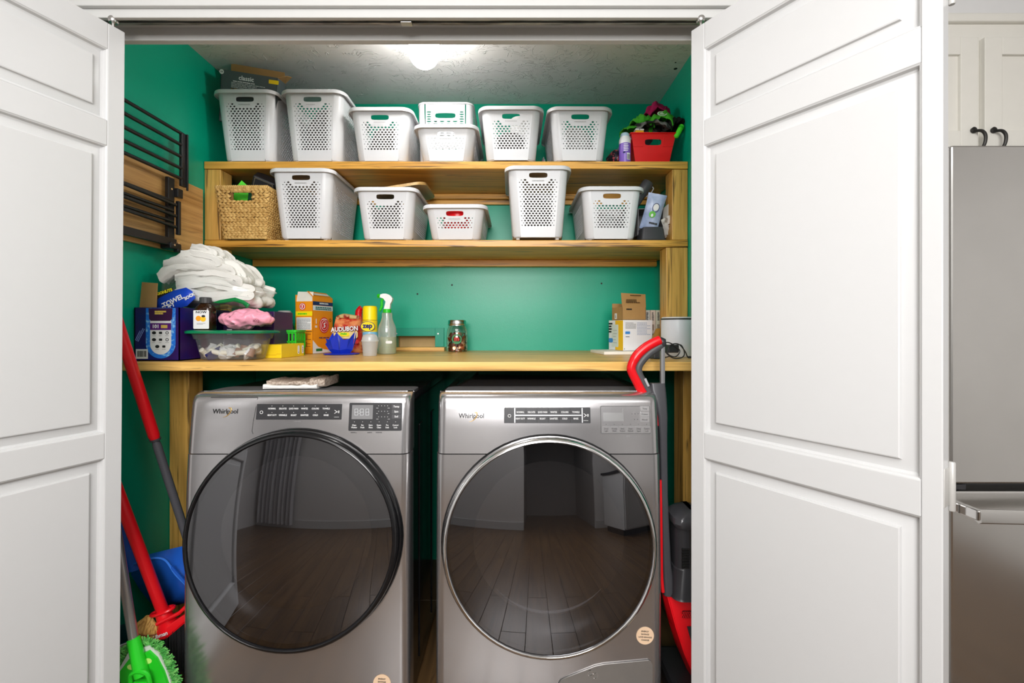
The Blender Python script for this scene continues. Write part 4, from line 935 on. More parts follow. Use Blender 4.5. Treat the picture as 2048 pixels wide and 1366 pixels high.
label('paper_label', t, 0.054, 0.066, 0.003, PAPER, (0.001, yb+0.0004, 0.037)); txt('NOW', 0.011, INK, t, (0.001, yb-0.0003, 0.063), bold=0.0003, sx=1.3)
disc('orange_print', t, 0.0095, mat('orange_ink', s2l(245, 160, 30), 0.5), (-0.008, yb-0.0002, 0.041)); disc('orange_print', t, 0.0095, mat('amber_ink', s2l(250, 195, 40), 0.5), (0.008, yb-0.0004, 0.039)); disc('leaf_print', t, 0.004, INK, (0.009, yb-0.0006, 0.049), sx=1.6)
lines('print', t, GINK, 0.03, 0.006, 2, (0.001, yb-0.0002, 0.022), seed=2)
# pink crumpled bag
p = P(489, 0, 1.66)
t = thing('pink_bag', 'crumpled pink plastic packet lying on the green tub lid', 'bag', (p.x, 1.675, ZL), 0.1)
bm = B(); bmesh.ops.create_icosphere(bm, subdivisions=5, radius=1)
for v in bm.verts:
    c = v.co.copy(); e = abs(c.x)**3
    v.co = Vector((c.x*0.09, c.y*0.05, c.z*0.029*(1-0.25*e)+0.004*math.sin(c.x*4)))
    q1 = v.co*26; a = 1-abs(noise.noise(q1))*2; b_ = 1-abs(noise.noise(q1*2.3+Vector((4, 2, 8))))*2
    v.co += Vector((c.x*0.6, c.y, c.z))*(a*0.0085+b_*0.005)
z0 = min(v.co.z for v in bm.verts)
for v in bm.verts: v.co.z = max(v.co.z-z0-0.003, 0.0)
fin('wrap', bm, mat('pink_plastic', s2l(240, 160, 182), 0.28, vary=0.10, scale=25), t, 60)
txt('ICQ', 0.012, mat('maroon_ink', s2l(110, 20, 50), 0.5), t, (0.056, -0.0545, 0.032), bold=0.0002, rot=(PI/2, 0, 0.1)); label('dark_print', t, 0.012, 0.004, 0.001, INK, (-0.03, -0.0535, 0.046), (PI/2-0.5, 0, 0))
# folded white cloths: serpentine folds extruded and ruffled
WC = mat('white_cotton', s2l(226, 224, 218), 0.95, vary=0.05, bump=0.5, bscale=420)
def folded(lab, x, y, z, w, d, layers, th, m, seed, rot=0.0, roll=0.0, sag=0.0, group='folded white cloths in the heap', name='folded_cloth'):
    t = thing(name, lab, 'cloth', (x, y, z), (0, roll, rot), group)
    path = []; L = w/2; k = 6
    for i in range(layers):
        zz = th*(i+0.5); s = 1 if i % 2 == 0 else -1
        for j in range(13): path.append((s*(-L+2*L*j/12), zz))
        if i < layers-1:
            for j in range(1, k): a = -PI/2+PI*j/k; path.append((s*(L+math.cos(a)*th*0.5), zz+th*0.5+math.sin(a)*th*0.5))
    n = len(path); bm = B(); g = []; seg = 26
    for s_ in range(seg+1):
        v = s_/seg*2-1; row_o, row_i = [], []
        for i, (px, pz) in enumerate(path):
            t0 = path[max(i-1, 0)]; t1 = path[min(i+1, n-1)]; tx_, tz = t1[0]-t0[0], t1[1]-t0[1]; l = math.hypot(tx_, tz) or 1
            nx, nz = -tz/l, tx_/l; hw_ = th*0.40
            for row, sg in ((row_o, 1), (row_i, -1)):
                q = Vector((px*7+seed*3, v*1.6+seed, pz*16))
                dz = noise.noise(Vector((px*9+seed, v*2.0, seed*1.7)))*th*0.9+noise.noise(q)*th*0.6+noise.noise(q*2.7)*th*0.3-sag*(px/L)**2
                yy = v*d/2*(1+0.12*noise.noise(Vector((px*9, pz*60, seed*2))))
                xx = px+noise.noise(q+Vector((5, 1, 2)))*w*0.09
                wr = (1-abs(noise.noise(Vector((px*34+seed*5, v*5, pz*40+sg))))*2.2)*0.0042; row.append(Vector((xx+nx*(hw_*sg+wr*sg), yy, pz+nz*(hw_*sg+wr*sg)+dz)))
        g.append(row_o+row_i[::-1])
    z0 = min(p_.z for r_ in g for p_ in r_)
    loft(bm, [[p_-Vector((0, 0, z0)) for p_ in r_] for r_ in g])
    fin('fabric', bm, m, t, 70); return t
cx0 = -1.12; cy0 = 1.735
zb = ZW+0.190
folded('white folded cloth at the bottom of the heap inside the clear plastic bag', cx0+0.005, cy0, zb, 0.30, 0.15, 2, 0.020, WC, 1, 0.0, 0.01, 0.012)
folded('white folded cloth second from the bottom inside the clear plastic bag', cx0+0.02, cy0, zb+0.037, 0.27, 0.145, 2, 0.018, WC, 2, 0.03, 0.04, 0.012)
folded('white folded cloth at the mouth of the clear plastic bag, under the loose heap', cx0+0.0, cy0, zb+0.071, 0.24, 0.14, 2, 0.018, WC, 3, -0.04, -0.02, 0.014)
folded('lowest of the loose white cloths heaped over the plastic bag', cx0-0.03, cy0-0.005, zb+0.100, 0.24, 0.145, 2, 0.019, WC, 4, 0.05, 0.05, 0.022)
folded('white cloth in the middle of the loose heap, over the plastic bag', cx0-0.05, cy0, zb+0.132, 0.19, 0.14, 2, 0.017, WC, 5, -0.10, -0.05, 0.020)
folded('white cloth hanging over the right of the loose heap', cx0+0.05, cy0+0.01, zb+0.112, 0.12, 0.14, 2, 0.015, WC, 6, 0.1, 0.36, 0.024)
folded('white cloth folded near the top of the loose heap', cx0-0.035, cy0, zb+0.158, 0.14, 0.13, 2, 0.014, WC, 7, 0.15, 0.14, 0.014)
folded('small white cloth at the very top of the loose heap', cx0-0.03, cy0, zb+0.186, 0.10, 0.10, 2, 0.012, WC, 8, -0.15, 0.30, 0.010)
folded('white cloth slumped at the left of the loose heap, over the blue printed bag end', cx0-0.115, cy0-0.01, zb+0.105, 0.10, 0.14, 2, 0.016, WC, 9, 0.05, -0.42, 0.014)
# the clear bag around the lower cloths, with its printed end
t = thing('sock_bag', 'clear plastic bag with blue and black printed end, holding folded white cloths', 'bag', (cx0, cy0, zb-0.004))
bm = B(); rings = []; n = 40
for i in range(25):
    u = i/24; x = -0.195+0.40*u
    ry = 0.088*min(1, (u/0.12)**0.5)*(1 if u < 0.75 else max(0.25, 1-(u-0.75)*2.2)); rz_ = 0.064*min(1, (u/0.12)**0.5)*(1 if u < 0.65 else max(0.06, 1-(u-0.65)/0.36))
    ring = []
    for k in range(n):
        a = 2*PI*k/n; c, s = math.cos(a), math.sin(a); e = 0.7
        y, z = math.copysign(abs(c)**e, c)*ry, math.copysign(abs(s)**e, s)*rz_+0.066-0.01*max(0, u-0.6)
        w_ = noise.noise(Vector((x*22, y*22, z*22)))*0.007
        ring.append(Vector((x, y-w_, max(0.0, z+w_))))
    rings.append(ring)
loft(bm, rings); fin('film', bm, film('clear_bag_film', (0.97, 0.98, 0.98), 0.05, 0.18, 0.04), t, 60)
def bag_print(nm, poly, m, off, x0=-0.02, z0=0.03):
    bm = B(); nn = len(poly)
    bot = [bm.verts.new(p_) for p_ in poly]; bm.faces.new(bot)
    bmesh.ops.subdivide_edges(bm, edges=bm.edges[:], cuts=3, use_grid_fill=True); bmesh.ops.triangulate(bm, faces=bm.faces[:])
    o = fin(nm, bm, m, t, 60); md = o.modifiers.new('thin', 'SOLIDIFY'); md.thickness = 0.0006; return o
def bp(px, py, y): # point on the front of the bag from the photo column and row, at its own depth
    p_ = P(px, py, cy0+y); return (p_.x-cx0, y, p_.z-(zb-0.004))
yb = -0.100
bag_print('black_print', [bp(x, y, yb+0.004) for x, y in ((287, 604), (293, 596), (318, 584), (345, 575), (352, 583), (330, 596), (303, 614), (293, 612))], INK, 0)
bag_print('blue_print', [bp(x, y, yb+0.002) for x, y in ((303, 613), (318, 596), (347, 581), (372, 575), (384, 582), (391, 596), (374, 612), (352, 618), (320, 621))], mat('royal_blue_print', s2l(28, 70, 190), 0.25), 0)
for s, px, py, sz, an in (('GONUTS', 329, 584, 0.014, -0.30), ('TOWEL', 346, 602, 0.024, -0.45), ('SOCK', 379, 593, 0.015, -0.5), ('385 in', 306, 601, 0.011, -0.42), ('SOFT', 337, 613, 0.020, -0.35)):
    txt(s, sz, (mat('yellow_ink', s2l(240, 225, 40), 0.5) if s == 'GONUTS' else WINK), t, bp(px, py, yb-0.001), (PI/2, an, 0), bold=0.0007)
bag_print('green_print', [bp(x, y, yb+0.004) for x, y in ((424, 605), (440, 600), (470, 595), (488, 601), (500, 609), (494, 617), (485, 608), (468, 603), (440, 607))], mat('bag_green', s2l(15, 120, 60), 0.3), 0)
# behind: white cap bottle, white card, green basket
D = 2.0
t = thing('detergent_bottle', 'white capped dark green bottle behind the lime basket', 'bottle', (P(569, 0, 2.12).x, 2.12, ZW))
fin('body', lathe(B(), [(0.040, 0), (0.044, 0.004), (0.044, 0.115), (0.034, 0.14), (0.022, 0.150)], 28), mat('bottle_green', s2l(10, 100, 60), 0.35), t, 40)
fin('neck', lathe(B(), [(0.036, 0.128), (0.034, 0.150), (0.026, 0.160)], 28), PAPER, t, 40)
fin('cap', lathe(B(), [(0.0275, 0.158), (0.0285, 0.160), (0.0285, 0.192), (0.025, 0.196)], 28), mat('cap_white', (0.78, 0.79, 0.8), 0.35), t, 40)
t = thing('teal_bottle', 'slim bottle with teal band just left of the orange carton', 'bottle', (P(586, 0, 2.16).x, 2.2, ZW))
fin('body', lathe(B(), [(0.018, 0), (0.020, 0.003), (0.020, 0.11), (0.012, 0.125), (0.010, 0.14)], 20), LIMEG, t, 40); fin('band', lathe(B(), [(0.0203, 0.05), (0.0203, 0.08)], 20, cap0=False, cap1=False), mat('teal_band', s2l(20, 140, 150), 0.4), t, 40)
t = thing('white_card', 'blank white card leaning behind the green lidded tub', 'card', (P(562, 0, 1.95).x, 1.98, ZW), (math.radians(-10), math.radians(2), -0.1))
fin('sheet', prism(B(), [(-0.055, 0), (0.065, 0), (0.022, 0.083+0.03), (0.008, 0.095+0.03), (-0.055, 0.06+0.03)], 0.0015, FRONT), mat('bluish_card', s2l(214, 224, 240), 0.6), t, 0)
t = thing('paper_pad', 'small white paper pad standing behind the pink packet', 'pad', (P(525, 0, 1.95).x, 2.0, ZW), -0.1)
fin('pages', box(B(), -0.03, 0.03, -0.008, 0.008, 0, 0.172, 0.001), mat('cream_card', (0, 0, 0)), t, 0)
t = thing('lime_basket', 'small lime green slotted plastic basket behind the yellow box', 'basket', (P(566, 0, 1.88).x, 1.93, ZW), 0.08)
wx, wy, h = 0.046, 0.05, 0.105
bm = B(); ns = 7
for side in range(4):
    Rm = Matrix.Rotation(side*PI/2, 4, 'Z'); a = wx if side % 2 == 0 else wy; b_ = wy if side % 2 == 0 else wx
    for (z0, z1) in ((0, 0.03), (0.055, 0.062), (0.092, h)): box(bm, -a, a, -b_-0.001, -b_+0.001, z0, z1, 0, Rm)
    for k in range(ns+1):
        x = -a+2*a*k/ns; box(bm, x-0.003, x+0.003, -b_-0.001, -b_+0.001, 0.03, 0.092, 0, Rm)
box(bm, -wx, wx, -wy, wy, 0, 0.002); fin('lattice', bm, LIMEG, t, 0)
bm = B(); rings = [[Vector((x, y, z)) for x, y in rr(wx+q_, wy+q_, 0.008, 4)] for q_, z in ((0.0, h-0.006), (0.006, h-0.006), (0.006, h+0.002), (0.0, h+0.002))]
rings.append(rings[0]); loft(bm, rings, False, False); fin('rim', bm, LIMEG, t, 24)
# yellow box
cxn, Dn = P(563, 0, 1.73), 1.73
t = thing('yellow_box', 'long bright yellow carton lying in front of the lime basket', 'box', (cxn.x, 1.735, ZW), math.radians(-3))
w, d, h = 0.099, 0.17, 0.052
t.location = (cxn.x-0.003, 1.735, ZW)
fin('carton', box(B(), -w, 0, 0, d, 0, h, 0.001), YELLOW, t, 24)
label('white_mark', t, 0.013, 0.015, 0.001, WINK, (-w+0.018, -0.0004, 0.030)); txt('X', 0.010, YELLOW, t, (-w+0.018, -0.0010, 0.030), bold=0.0003)
bm = B(); box(bm, -w+0.004, -w+0.02, -0.0006, 0, 0.0155, 0.0165); box(bm, -w+0.02, -0.02, -0.0006, 0, 0.0115, 0.0125); box(bm, -0.02, -0.002, -0.0006, 0, 0.0155, 0.0165); fin('flap_seam', bm, mat('yellow_seam', s2l(190, 130, 5), 0.5), t, 0)  # darker yellow lines where the flaps meet
for yy in (0.125, 0.158): label('white_mark', t, 0.014, 0.034, 0.006, WINK, (0.0005, yy, 0.027), (PI/2, 0, PI/2)); 
lines('print', t, INK, 0.006, 0.022, 3, (0.0012, 0.158, 0.027), (PI/2, 0, PI/2), seed=4, words=False); disc('black_dot', t, 0.002, INK, (0.0012, 0.125, 0.016), (PI/2, 0, PI/2))
# orange baking soda carton, torn open
co = P(625.5, 708, 2.03)
t = thing('baking_soda_box', 'tall orange baking soda carton with torn open top', 'box', (co.x, 2.03, ZW), math.radians(-35))
lw, rw, h = 0.088, 0.15, 0.235
t.rotation_euler = (0, 0, math.radians(-12))
# local frame: left printed face runs along -x at y=0, right printed face runs along +y at x=0
bm = B(); th = 0.002
for a in ((-lw, 0, 0, th, 0, h), (-th, 0, 0, rw, 0, h+0.02), (-lw, -lw+th, 0, rw, 0, h+0.03), (-lw, 0, rw-th, rw, 0, h+0.02), (-lw, 0, 0, rw, 0, th)): box(bm, *a)
fin('carton', bm, ORANGE, t, 0)
bm = B(); loft(bm, [[Vector((0, 0, h+0.02)), Vector((0, rw, h+0.02)), Vector((-th, rw, h+0.02)), Vector((-th, 0, h+0.02))], [Vector((-0.028, 0.0, h+0.046)), Vector((-0.035, rw, h+0.046)), Vector((-0.037, rw, h+0.046)), Vector((-0.030, 0.0, h+0.046))]])
fin('torn_flap', bm, ORANGE, t, 0)
label('pale_window', t, rw*0.75, 0.014, 0.002, mat('cream_card', (0, 0, 0)), (-0.0135, rw*0.52, h+0.0345), (PI/2-0.85, 0, PI/2))
bm = B(); loft(bm, [[Vector((-lw, 0.004, h-0.01)), Vector((-0.003, 0.004, h-0.01)), Vector((-0.003, 0.006, h-0.01)), Vector((-lw, 0.006, h-0.01))], [Vector((-lw+0.004, 0.012, h+0.045)), Vector((-0.004, 0.010, h+0.042)), Vector((-0.004, 0.012, h+0.042)), Vector((-lw+0.004, 0.014, h+0.045))]])
fin('inner_flap', bm, mat('cream_card', (0, 0, 0)), t, 0); label('green_mark', t, 0.02, 0.008, 0.001, LIMEG, (-0.055, 0.0085, h+0.018), (PI/2-0.15, 0, 0)); label('kraft_mark', t, 0.04, 0.02, 0.001, KRAFT, (-0.028, 0.0065, h+0.004), (PI/2-0.15, 0, 0))
def L_(nm, w_, h_, m, x, z): return label(nm, t, w_, h_, 0.002, m, (x, -0.0003, z))
RF = (PI/2, 0, PI/2)
def R_(nm, w_, h_, m, y, z): return label(nm, t, w_, h_, 0.002, m, (0.0003, y, z), RF)
disc('round_logo', t, 0.0165, REDI, (-0.052, -0.0003, 0.212)); disc('logo_ring', t, 0.0135, WINK, (-0.052, -0.0008, 0.212)); disc('logo_core', t, 0.0105, REDI, (-0.052, -0.0012, 0.212))
def arm(x, y, z, s, rot):
    pts = [(-0.55, -0.5), (-0.1, -0.6), (0.35, -0.35), (0.3, 0.05), (0.0, 0.12), (0.05, 0.3), (0.4, 0.42), (0.45, 0.7), (-0.35, 0.5), (-0.3, 0.05), (-0.05, -0.2)]
    return fin('arm_print', prism(B(), [(a*s, b*s) for a, b in pts], 0.0003), WINK, t, 0, (x, y, z), rot)
arm(-0.052, -0.0016, 0.212, 0.011, (PI/2, 0, 0))
L_('yellow_band', lw-0.004, 0.020, mat('lemon_ink', s2l(250, 225, 20), 0.4), -lw/2, 0.180); lines('print', t, LIMEG, lw*0.7, 0.007, 1, (-lw/2, -0.0008, 0.179), seed=3, fill=0.8)
L_('white_table', lw-0.012, 0.056, PAPER, -lw/2, 0.135); lines('fine_print', t, GINK, lw*0.78, 0.05, 9, (-lw/2, -0.0008, 0.134), seed=6)
L_('dark_rule', lw-0.008, 0.003, INK, -lw/2, 0.100); lines('fine_print', t, mat('brown_print', s2l(120, 60, 10), 0.5), lw*0.82, 0.03, 5, (-lw/2, -0.0004, 0.076), seed=7); lines('fine_print', t, mat('brown_print', (0, 0, 0)), lw*0.75, 0.022, 4, (-lw/2, -0.0004, 0.042), seed=8)
R_('navy_band', rw-0.002, 0.017, NAVY, rw/2, 0.235-0.008); txt('BAKING SODA', 0.010, WINK, t, (0.0008, rw/2+0.006, 0.2275), RF, bold=0.0003)
R_('pale_band', rw-0.002, 0.022, mat('pale_band_ink', s2l(215, 225, 228), 0.5), rw/2, 0.206); lines('print', t, mat('teal_ink', s2l(40, 110, 110), 0.5), rw*0.8, 0.016, 2, (0.0008, rw/2+0.004, 0.205), RF, seed=5, fill=0.7)
disc('round_logo', t, 0.037, REDI, (0.0004, rw*0.55, 0.128), RF); disc('logo_ring', t, 0.032, WINK, (0.0008, rw*0.55, 0.128), RF); disc('logo_text_ring', t, 0.030, REDI, (0.0012, rw*0.55, 0.128), RF); disc('logo_core', t, 0.022, WINK, (0.0016, rw*0.55, 0.128), RF); disc('logo_core', t, 0.0195, REDI, (0.0020, rw*0.55, 0.128), RF)
arm(0.0024, rw*0.55, 0.128, 0.020, RF)
txt('ARM & HAMMER', 0.0058, WINK, t, (0.0018, rw*0.55, 0.154), RF)
txt('1', 0.030, WINK, t, (0.0008, rw*0.16, 0.145), RF, bold=0.001); lines('print', t, WINK, 0.02, 0.010, 2, (0.0008, rw*0.17, 0.122), RF, seed=3, fill=0.7)
disc('seal_print', t, 0.008, mat('brown_print', (0, 0, 0)), (0.0006, rw*0.86, 0.152), RF, r_in=0.005)
txt('PURE & NATURAL', 0.0098, NAVY, t, (0.0008, rw*0.56, 0.070), RF, bold=0.0002)
fin('white_corner', prism(B(), [(0, 0.0), (rw-0.002, 0.0), (rw-0.002, 0.008), (rw*0.55, 0.016), (rw*0.25, 0.03), (0.0, 0.06)], 0.0003, Matrix.Translation((0.0003, 0, 0.001)) @ Matrix.Rotation(PI/2, 4, 'Z') @ FRONT), PAPER, t, 0)
R_('green_flash', 0.045, 0.012, mat('bag_green', (0, 0, 0)), rw*0.3, 0.016).location.x = 0.0009
# bird seed bag
t = thing('seed_bag', 'red and yellow printed seed bag with rolled top behind the blue petals', 'bag', (P(695, 0, 2.13).x, 2.15, ZW), 0.0)
bm = B(); rings = []; n = 36
for z, a, b_ in ((0, 0.066, 0.035), (0.006, 0.071, 0.042), (0.05, 0.073, 0.047), (0.10, 0.068, 0.044), (0.13, 0.062, 0.036), (0.150, 0.060, 0.022), (0.162, 0.058, 0.012), (0.172, 0.056, 0.006)):
    rings.append([Vector((x+0.006*noise.noise(Vector((x*30, y*30, z*30))), y+0.010*noise.noise(Vector((x*25+7, y*25, z*28))), z+(0.010*noise.noise(Vector((x*20, 3, z*9))) if z > 0.1 else 0))) for x, y in rr(a, b_, b_*0.9, 8)])
loft(bm, rings); bmesh.ops.subdivide_edges(bm, edges=bm.edges[:], cuts=1)
fin('bag', bm, weathered('seed_print', s2l(196, 40, 34), s2l(235, 150, 95), 26, 0.35, (1, 1, 1.6), 0.45, 0.62), t, 60)
fin('rolled_top', tube(B(), spline([(-0.05, -0.008, 0.162), (-0.02, -0.012, 0.172), (0.02, -0.008, 0.167), (0.05, -0.006, 0.162)], 6), 0.011, 10), weathered('seed_roll', s2l(205, 180, 120), s2l(150, 40, 30), 40, 0.5, (1, 1, 1), 0.5, 0.6), t, 50)
yb = -0.0545
label('cream_band', t, 0.118, 0.038, 0.012, mat('wheat_print', s2l(232, 205, 140), 0.4), (0.0, yb+0.002, 0.085), (PI/2-0.1, 0, 0))
txt('AUDUBON', 0.029, mat('dark_red_ink', s2l(120, 14, 18), 0.5), t, (0.0, yb-0.0022, 0.1095), (PI/2-0.12, -0.06, 0), bold=0.0024, sx=0.86)
txt('AUDUBON', 0.029, WINK, t, (0.0, yb-0.0035, 0.110), (PI/2-0.12, -0.06, 0), bold=0.0008, sx=0.86)
label('lemon_flash', t, 0.052, 0.018, 0.008, mat('lemon_ink', (0, 0, 0)), (-0.004, yb-0.001, 0.086), (PI/2-0.1, 0, 0)); txt('PARK', 0.012, LIMEG, t, (-0.004, yb-0.0022, 0.088), (PI/2-0.1, 0, 0), bold=0.0005)
label('red_band', t, 0.13, 0.018, 0.008, REDI, (0.0, yb-0.0005, 0.052)); lines('print', t, WINK, 0.11, 0.006, 1, (0.0, yb-0.0012, 0.052), seed=3)
# red cap bottle behind the yellow can
t = thing('red_bottle', 'red plastic bottle mostly hidden behind the yellow capped can', 'bottle', (P(716, 0, 2.24).x, 2.26, ZW), 0, None)
fin('body', lathe(B(), [(0.030, 0), (0.034, 0.004), (0.034, 0.12), (0.028, 0.15), (0.018, 0.16)], 24), REDP, t, 40); fin('spout', tube(B(), spline([(-0.0, 0, 0.155), (-0.004, 0, 0.18), (-0.0, 0, 0.205), (0.012, 0, 0.218)], 6), [0.017]*12+[0.014]*7, 14), REDP, t, 40)
# blue petal cup
t = thing('petal_cup', 'royal blue pointed petal shaped plastic piece in front of the seed bag', 'cup', (P(682, 0, 1.98).x, 1.985, ZW), 0.15)
bm = B(); n = 5
for k in range(n):
    a = 2*PI*(k+0.5)/n-PI/2; hw_ = PI/n*0.98
    base_r, top_r = 0.034, 0.066
    pts = [(a-hw_, base_r, 0.002), (a+hw_, base_r, 0.002), (a+hw_*0.98, base_r*1.5, 0.020), (a+hw_*0.85, top_r*1.0, 0.045 if k % 2 else 0.098), (a, top_r*0.93, 0.062), (a-hw_*0.85, top_r*1.0, 0.096 if k % 2 else 0.070), (a-hw_*0.98, base_r*1.5, 0.020)]
    vs = [bm.verts.new((math.cos(q_)*r_, math.sin(q_)*r_*0.8, z_)) for q_, r_, z_ in pts]
    c0 = bm.verts.new((math.cos(a)*base_r*1.45, math.sin(a)*base_r*1.45*0.8, 0.026))
    for i in range(len(vs)): bm.faces.new((vs[i], vs[(i+1) % len(vs)], c0))
RB = mat('royal_blue_plastic', s2l(24, 52, 190), 0.4)
o = fin('petals', bm, RB, t, 0); md = o.modifiers.new('thick', 'SOLIDIFY'); md.thickness = 0.002
fin('base', lathe(B(), [(0.030, 0), (0.075, 0.001), (0.078, 0.005), (0.034, 0.008)], 10, sy=0.75), RB, t, 20)
# yellow capped aerosol
t = thing('cleaner_can', 'yellow capped aerosol can with light blue body beside the spray bottle', 'can', (P(734.5, 0, 2.02).x, 2.06, ZW))
fin('body', lathe(B(), [(0.030, 0), (0.0325, 0.004), (0.0325, 0.146), (0.0305, 0.150)], 32), mat('sky_print', s2l(120, 185, 225), 0.3, vary=0.1, scale=25), t, 40)
fin('yellow_band', lathe(B(), [(0.0328, 0.098), (0.0328, 0.150)], 32, cap0=False, cap1=False), YELLOW, t, 40)
fin('cap', lathe(B(), [(0.0315, 0.151), (0.0325, 0.152), (0.0318, 0.205), (0.029, 0.213), (0.024, 0.215)], 32), mat('yellow_cap', s2l(252, 220, 10), 0.35), t, 40)
disc('logo_oval', t, 0.0225, NAVY, (0, -0.0338, 0.122), sx=1.45); disc('logo_field', t, 0.0205, mat('yellow_cap', (0, 0, 0)), (0, -0.0343, 0.122), sx=1.45); txt('zep', 0.030, NAVY, t, (0.0, -0.0348, 0.125), bold=0.0016)
lines('print', t, WINK, 0.04, 0.03, 3, (0, -0.0331, 0.070), seed=5, fill=0.5)
# translucent scoop cup
t = thing('scoop_cup', 'small frosted plastic cup with domed lid in front of the yellow capped can', 'cup', (P(735.5, 0, 1.86).x, 1.89, ZW))
FR_ = film('frosted_plastic', (0.9, 0.9, 0.9), 0.06, 0.25, 0.55)
fin('cup', lathe(B(), [(0.026, 0), (0.0275, 0.002), (0.033, 0.058), (0.0355, 0.060), (0.0355, 0.065), (0.033, 0.066)], 28, cap1=False), FR_, t, 50)
fin('dome_lid', lathe(B(), [(0.033, 0.066), (0.031, 0.078), (0.026, 0.086), (0.015, 0.091), (0.001, 0.092)], 28, cap0=False), FR_, t, 50)
# spray bottle
t = thing('spray_bottle', 'clear spray bottle with white and green trigger head and pale liquid', 'bottle', (P(770.5, 0, 2.0).x, 2.03, ZW), 0)
SB = film('bottle_plastic', (0.93, 0.95, 0.93), 0.07, 0.15, 0.28)
prof = [(0.037, 0), (0.040, 0.004), (0.040, 0.095), (0.0395, 0.112), (0.036, 0.125), (0.026, 0.150), (0.0225, 0.165), (0.0235, 0.172), (0.022, 0.182), (0.0165, 0.184)]
fin('bottle', lathe(B(), prof, 32), SB, t, 40)
fin('liquid', lathe(B(), [(0.036, 0.003), (0.0385, 0.006), (0.0385, 0.076)], 32), film('pale_green_liquid', (0.78, 0.88, 0.62), 0.04, 0.1, 0.45, (0.80, 0.88, 0.66)), t, 40)
fin('collar', lathe(B(), [(0.0155, 0.182), (0.018, 0.184), (0.018, 0.198), (0.0155, 0.200)], 24), LIMEG, t, 30)
bm = B()                                              # trigger head: side profile extruded
headp = [(-0.016, 0.200), (0.010, 0.200), (0.012, 0.222), (0.020, 0.236), (0.022, 0.247), (0.010, 0.262), (-0.006, 0.268), (-0.020, 0.268), (-0.032, 0.264), (-0.034, 0.252), (-0.018, 0.246), (-0.008, 0.232)]
prism(bm, headp, 0.022, at(0.004, 0.011, 0)); fin('head', bm, mat('head_white', (0.82, 0.83, 0.84), 0.3), t, 24)
bm = B(); tube(bm, spline([(-0.018, 0, 0.250), (-0.024, 0, 0.235), (-0.024, 0, 0.215), (-0.030, 0, 0.196), (-0.028, 0, 0.194)], 6), 0.0065, 8); fin('trigger', bm, LIMEG, t, 40)
fin('nozzle', lathe(B(), [(0.006, 0), (0.009, 0.002), (0.009, 0.012), (0.007, 0.014)], 4, at(-0.030, 0, 0.258, Matrix.Rotation(-PI/2, 4, 'Y'))), LIMEG, t, 24)
fin('dip_tube', tube(B(), [(0.004, 0, 0.182), (0.012, 0, 0.01)], 0.003, 6), FR_, t, 40)
for k in range(4): fin('volume_ring', lathe(B(), [(0.0402, 0.03+k*0.022), (0.0405, 0.0305+k*0.022), (0.0402, 0.031+k*0.022)], 32, cap0=False, cap1=False), SB, t, 40)
label('white_sticker', t, 0.028, 0.012, 0.005, PAPER, (0.018, -0.0372, 0.053), (PI/2, 0, 0.42))
# coin jar
D = 2.24
t = thing('coin_jar', 'glass jar of copper coins with silver lid near the wall opening', 'jar', (P(914.5, 0, D).x, D, ZW))
fin('glass', lathe(B(), [(0.046, 0), (0.052, 0.004), (0.053, 0.085), (0.050, 0.105), (0.043, 0.122), (0.041, 0.128)], 32), film('jar_glass', (0.95, 0.96, 0.95), 0.07, 0.04), t, 50)
bm = B(); lathe(bm, [(0.0425, 0.126), (0.0445, 0.127), (0.0445, 0.150), (0.042, 0.154), (0.034, 0.155), (0.033, 0.153)], 32); fin('lid', bm, STEEL, t, 40)
fin('lid_band', lathe(B(), [(0.0448, 0.131), (0.0460, 0.134), (0.0448, 0.137)], 32, cap0=False, cap1=False), STEEL, t, 40)
disc('green_emblem', t, 0.024, mat('bag_green', (0, 0, 0)), (0.004, -0.0540, 0.062), r_in=0.0175); txt('m', 0.030, REDI, t, (0.004, -0.0542, 0.064), bold=0.001); label('scroll', t, 0.034, 0.008, 0.003, mat('bag_green', (0, 0, 0)), (0.004, -0.0544, 0.047))
cq = random.Random(3); COP = [mat('copper_coin', s2l(176, 96, 58), 0.35, 0.9, vary=0.2), mat('dull_coin', s2l(110, 62, 44), 0.4, 0.9, vary=0.2), mat('bright_coin', s2l(226, 170, 130), 0.3, 0.9, vary=0.1)]
cmesh = []
for m in COP:
    bm = lathe(B(), [(0.0085, 0), (0.0095, 0.0003), (0.0095, 0.0014), (0.0085, 0.0017)], 14); o = fin('penny', bm, m, None, 30); cmesh.append(o.data); bpy.data.objects.remove(o)
for k in range(84):
    lev = k//12; a = 2*PI*(k % 12)/12+lev*0.3; R = 0.040 if lev < 6 else 0.034
    if math.sin(a) > 0.55: R *= 0.5
    z = 0.008+lev*0.0128+cq.uniform(-0.002, 0.002)
    c = bpy.data.objects.new('penny', cmesh[cq.choice((0, 0, 1, 1, 2))]); COL.objects.link(c)
    c.location = (t.location.x+math.cos(a)*R, t.location.y+math.sin(a)*R, ZW+z)
    c.rotation_euler = (PI/2+cq.uniform(-0.6, 0.5), 0, a+PI/2+cq.uniform(-0.5, 0.5))
    tag(c, 'copper coin heaped inside the glass jar with silver lid', 'coin', 'coins in the glass jar')
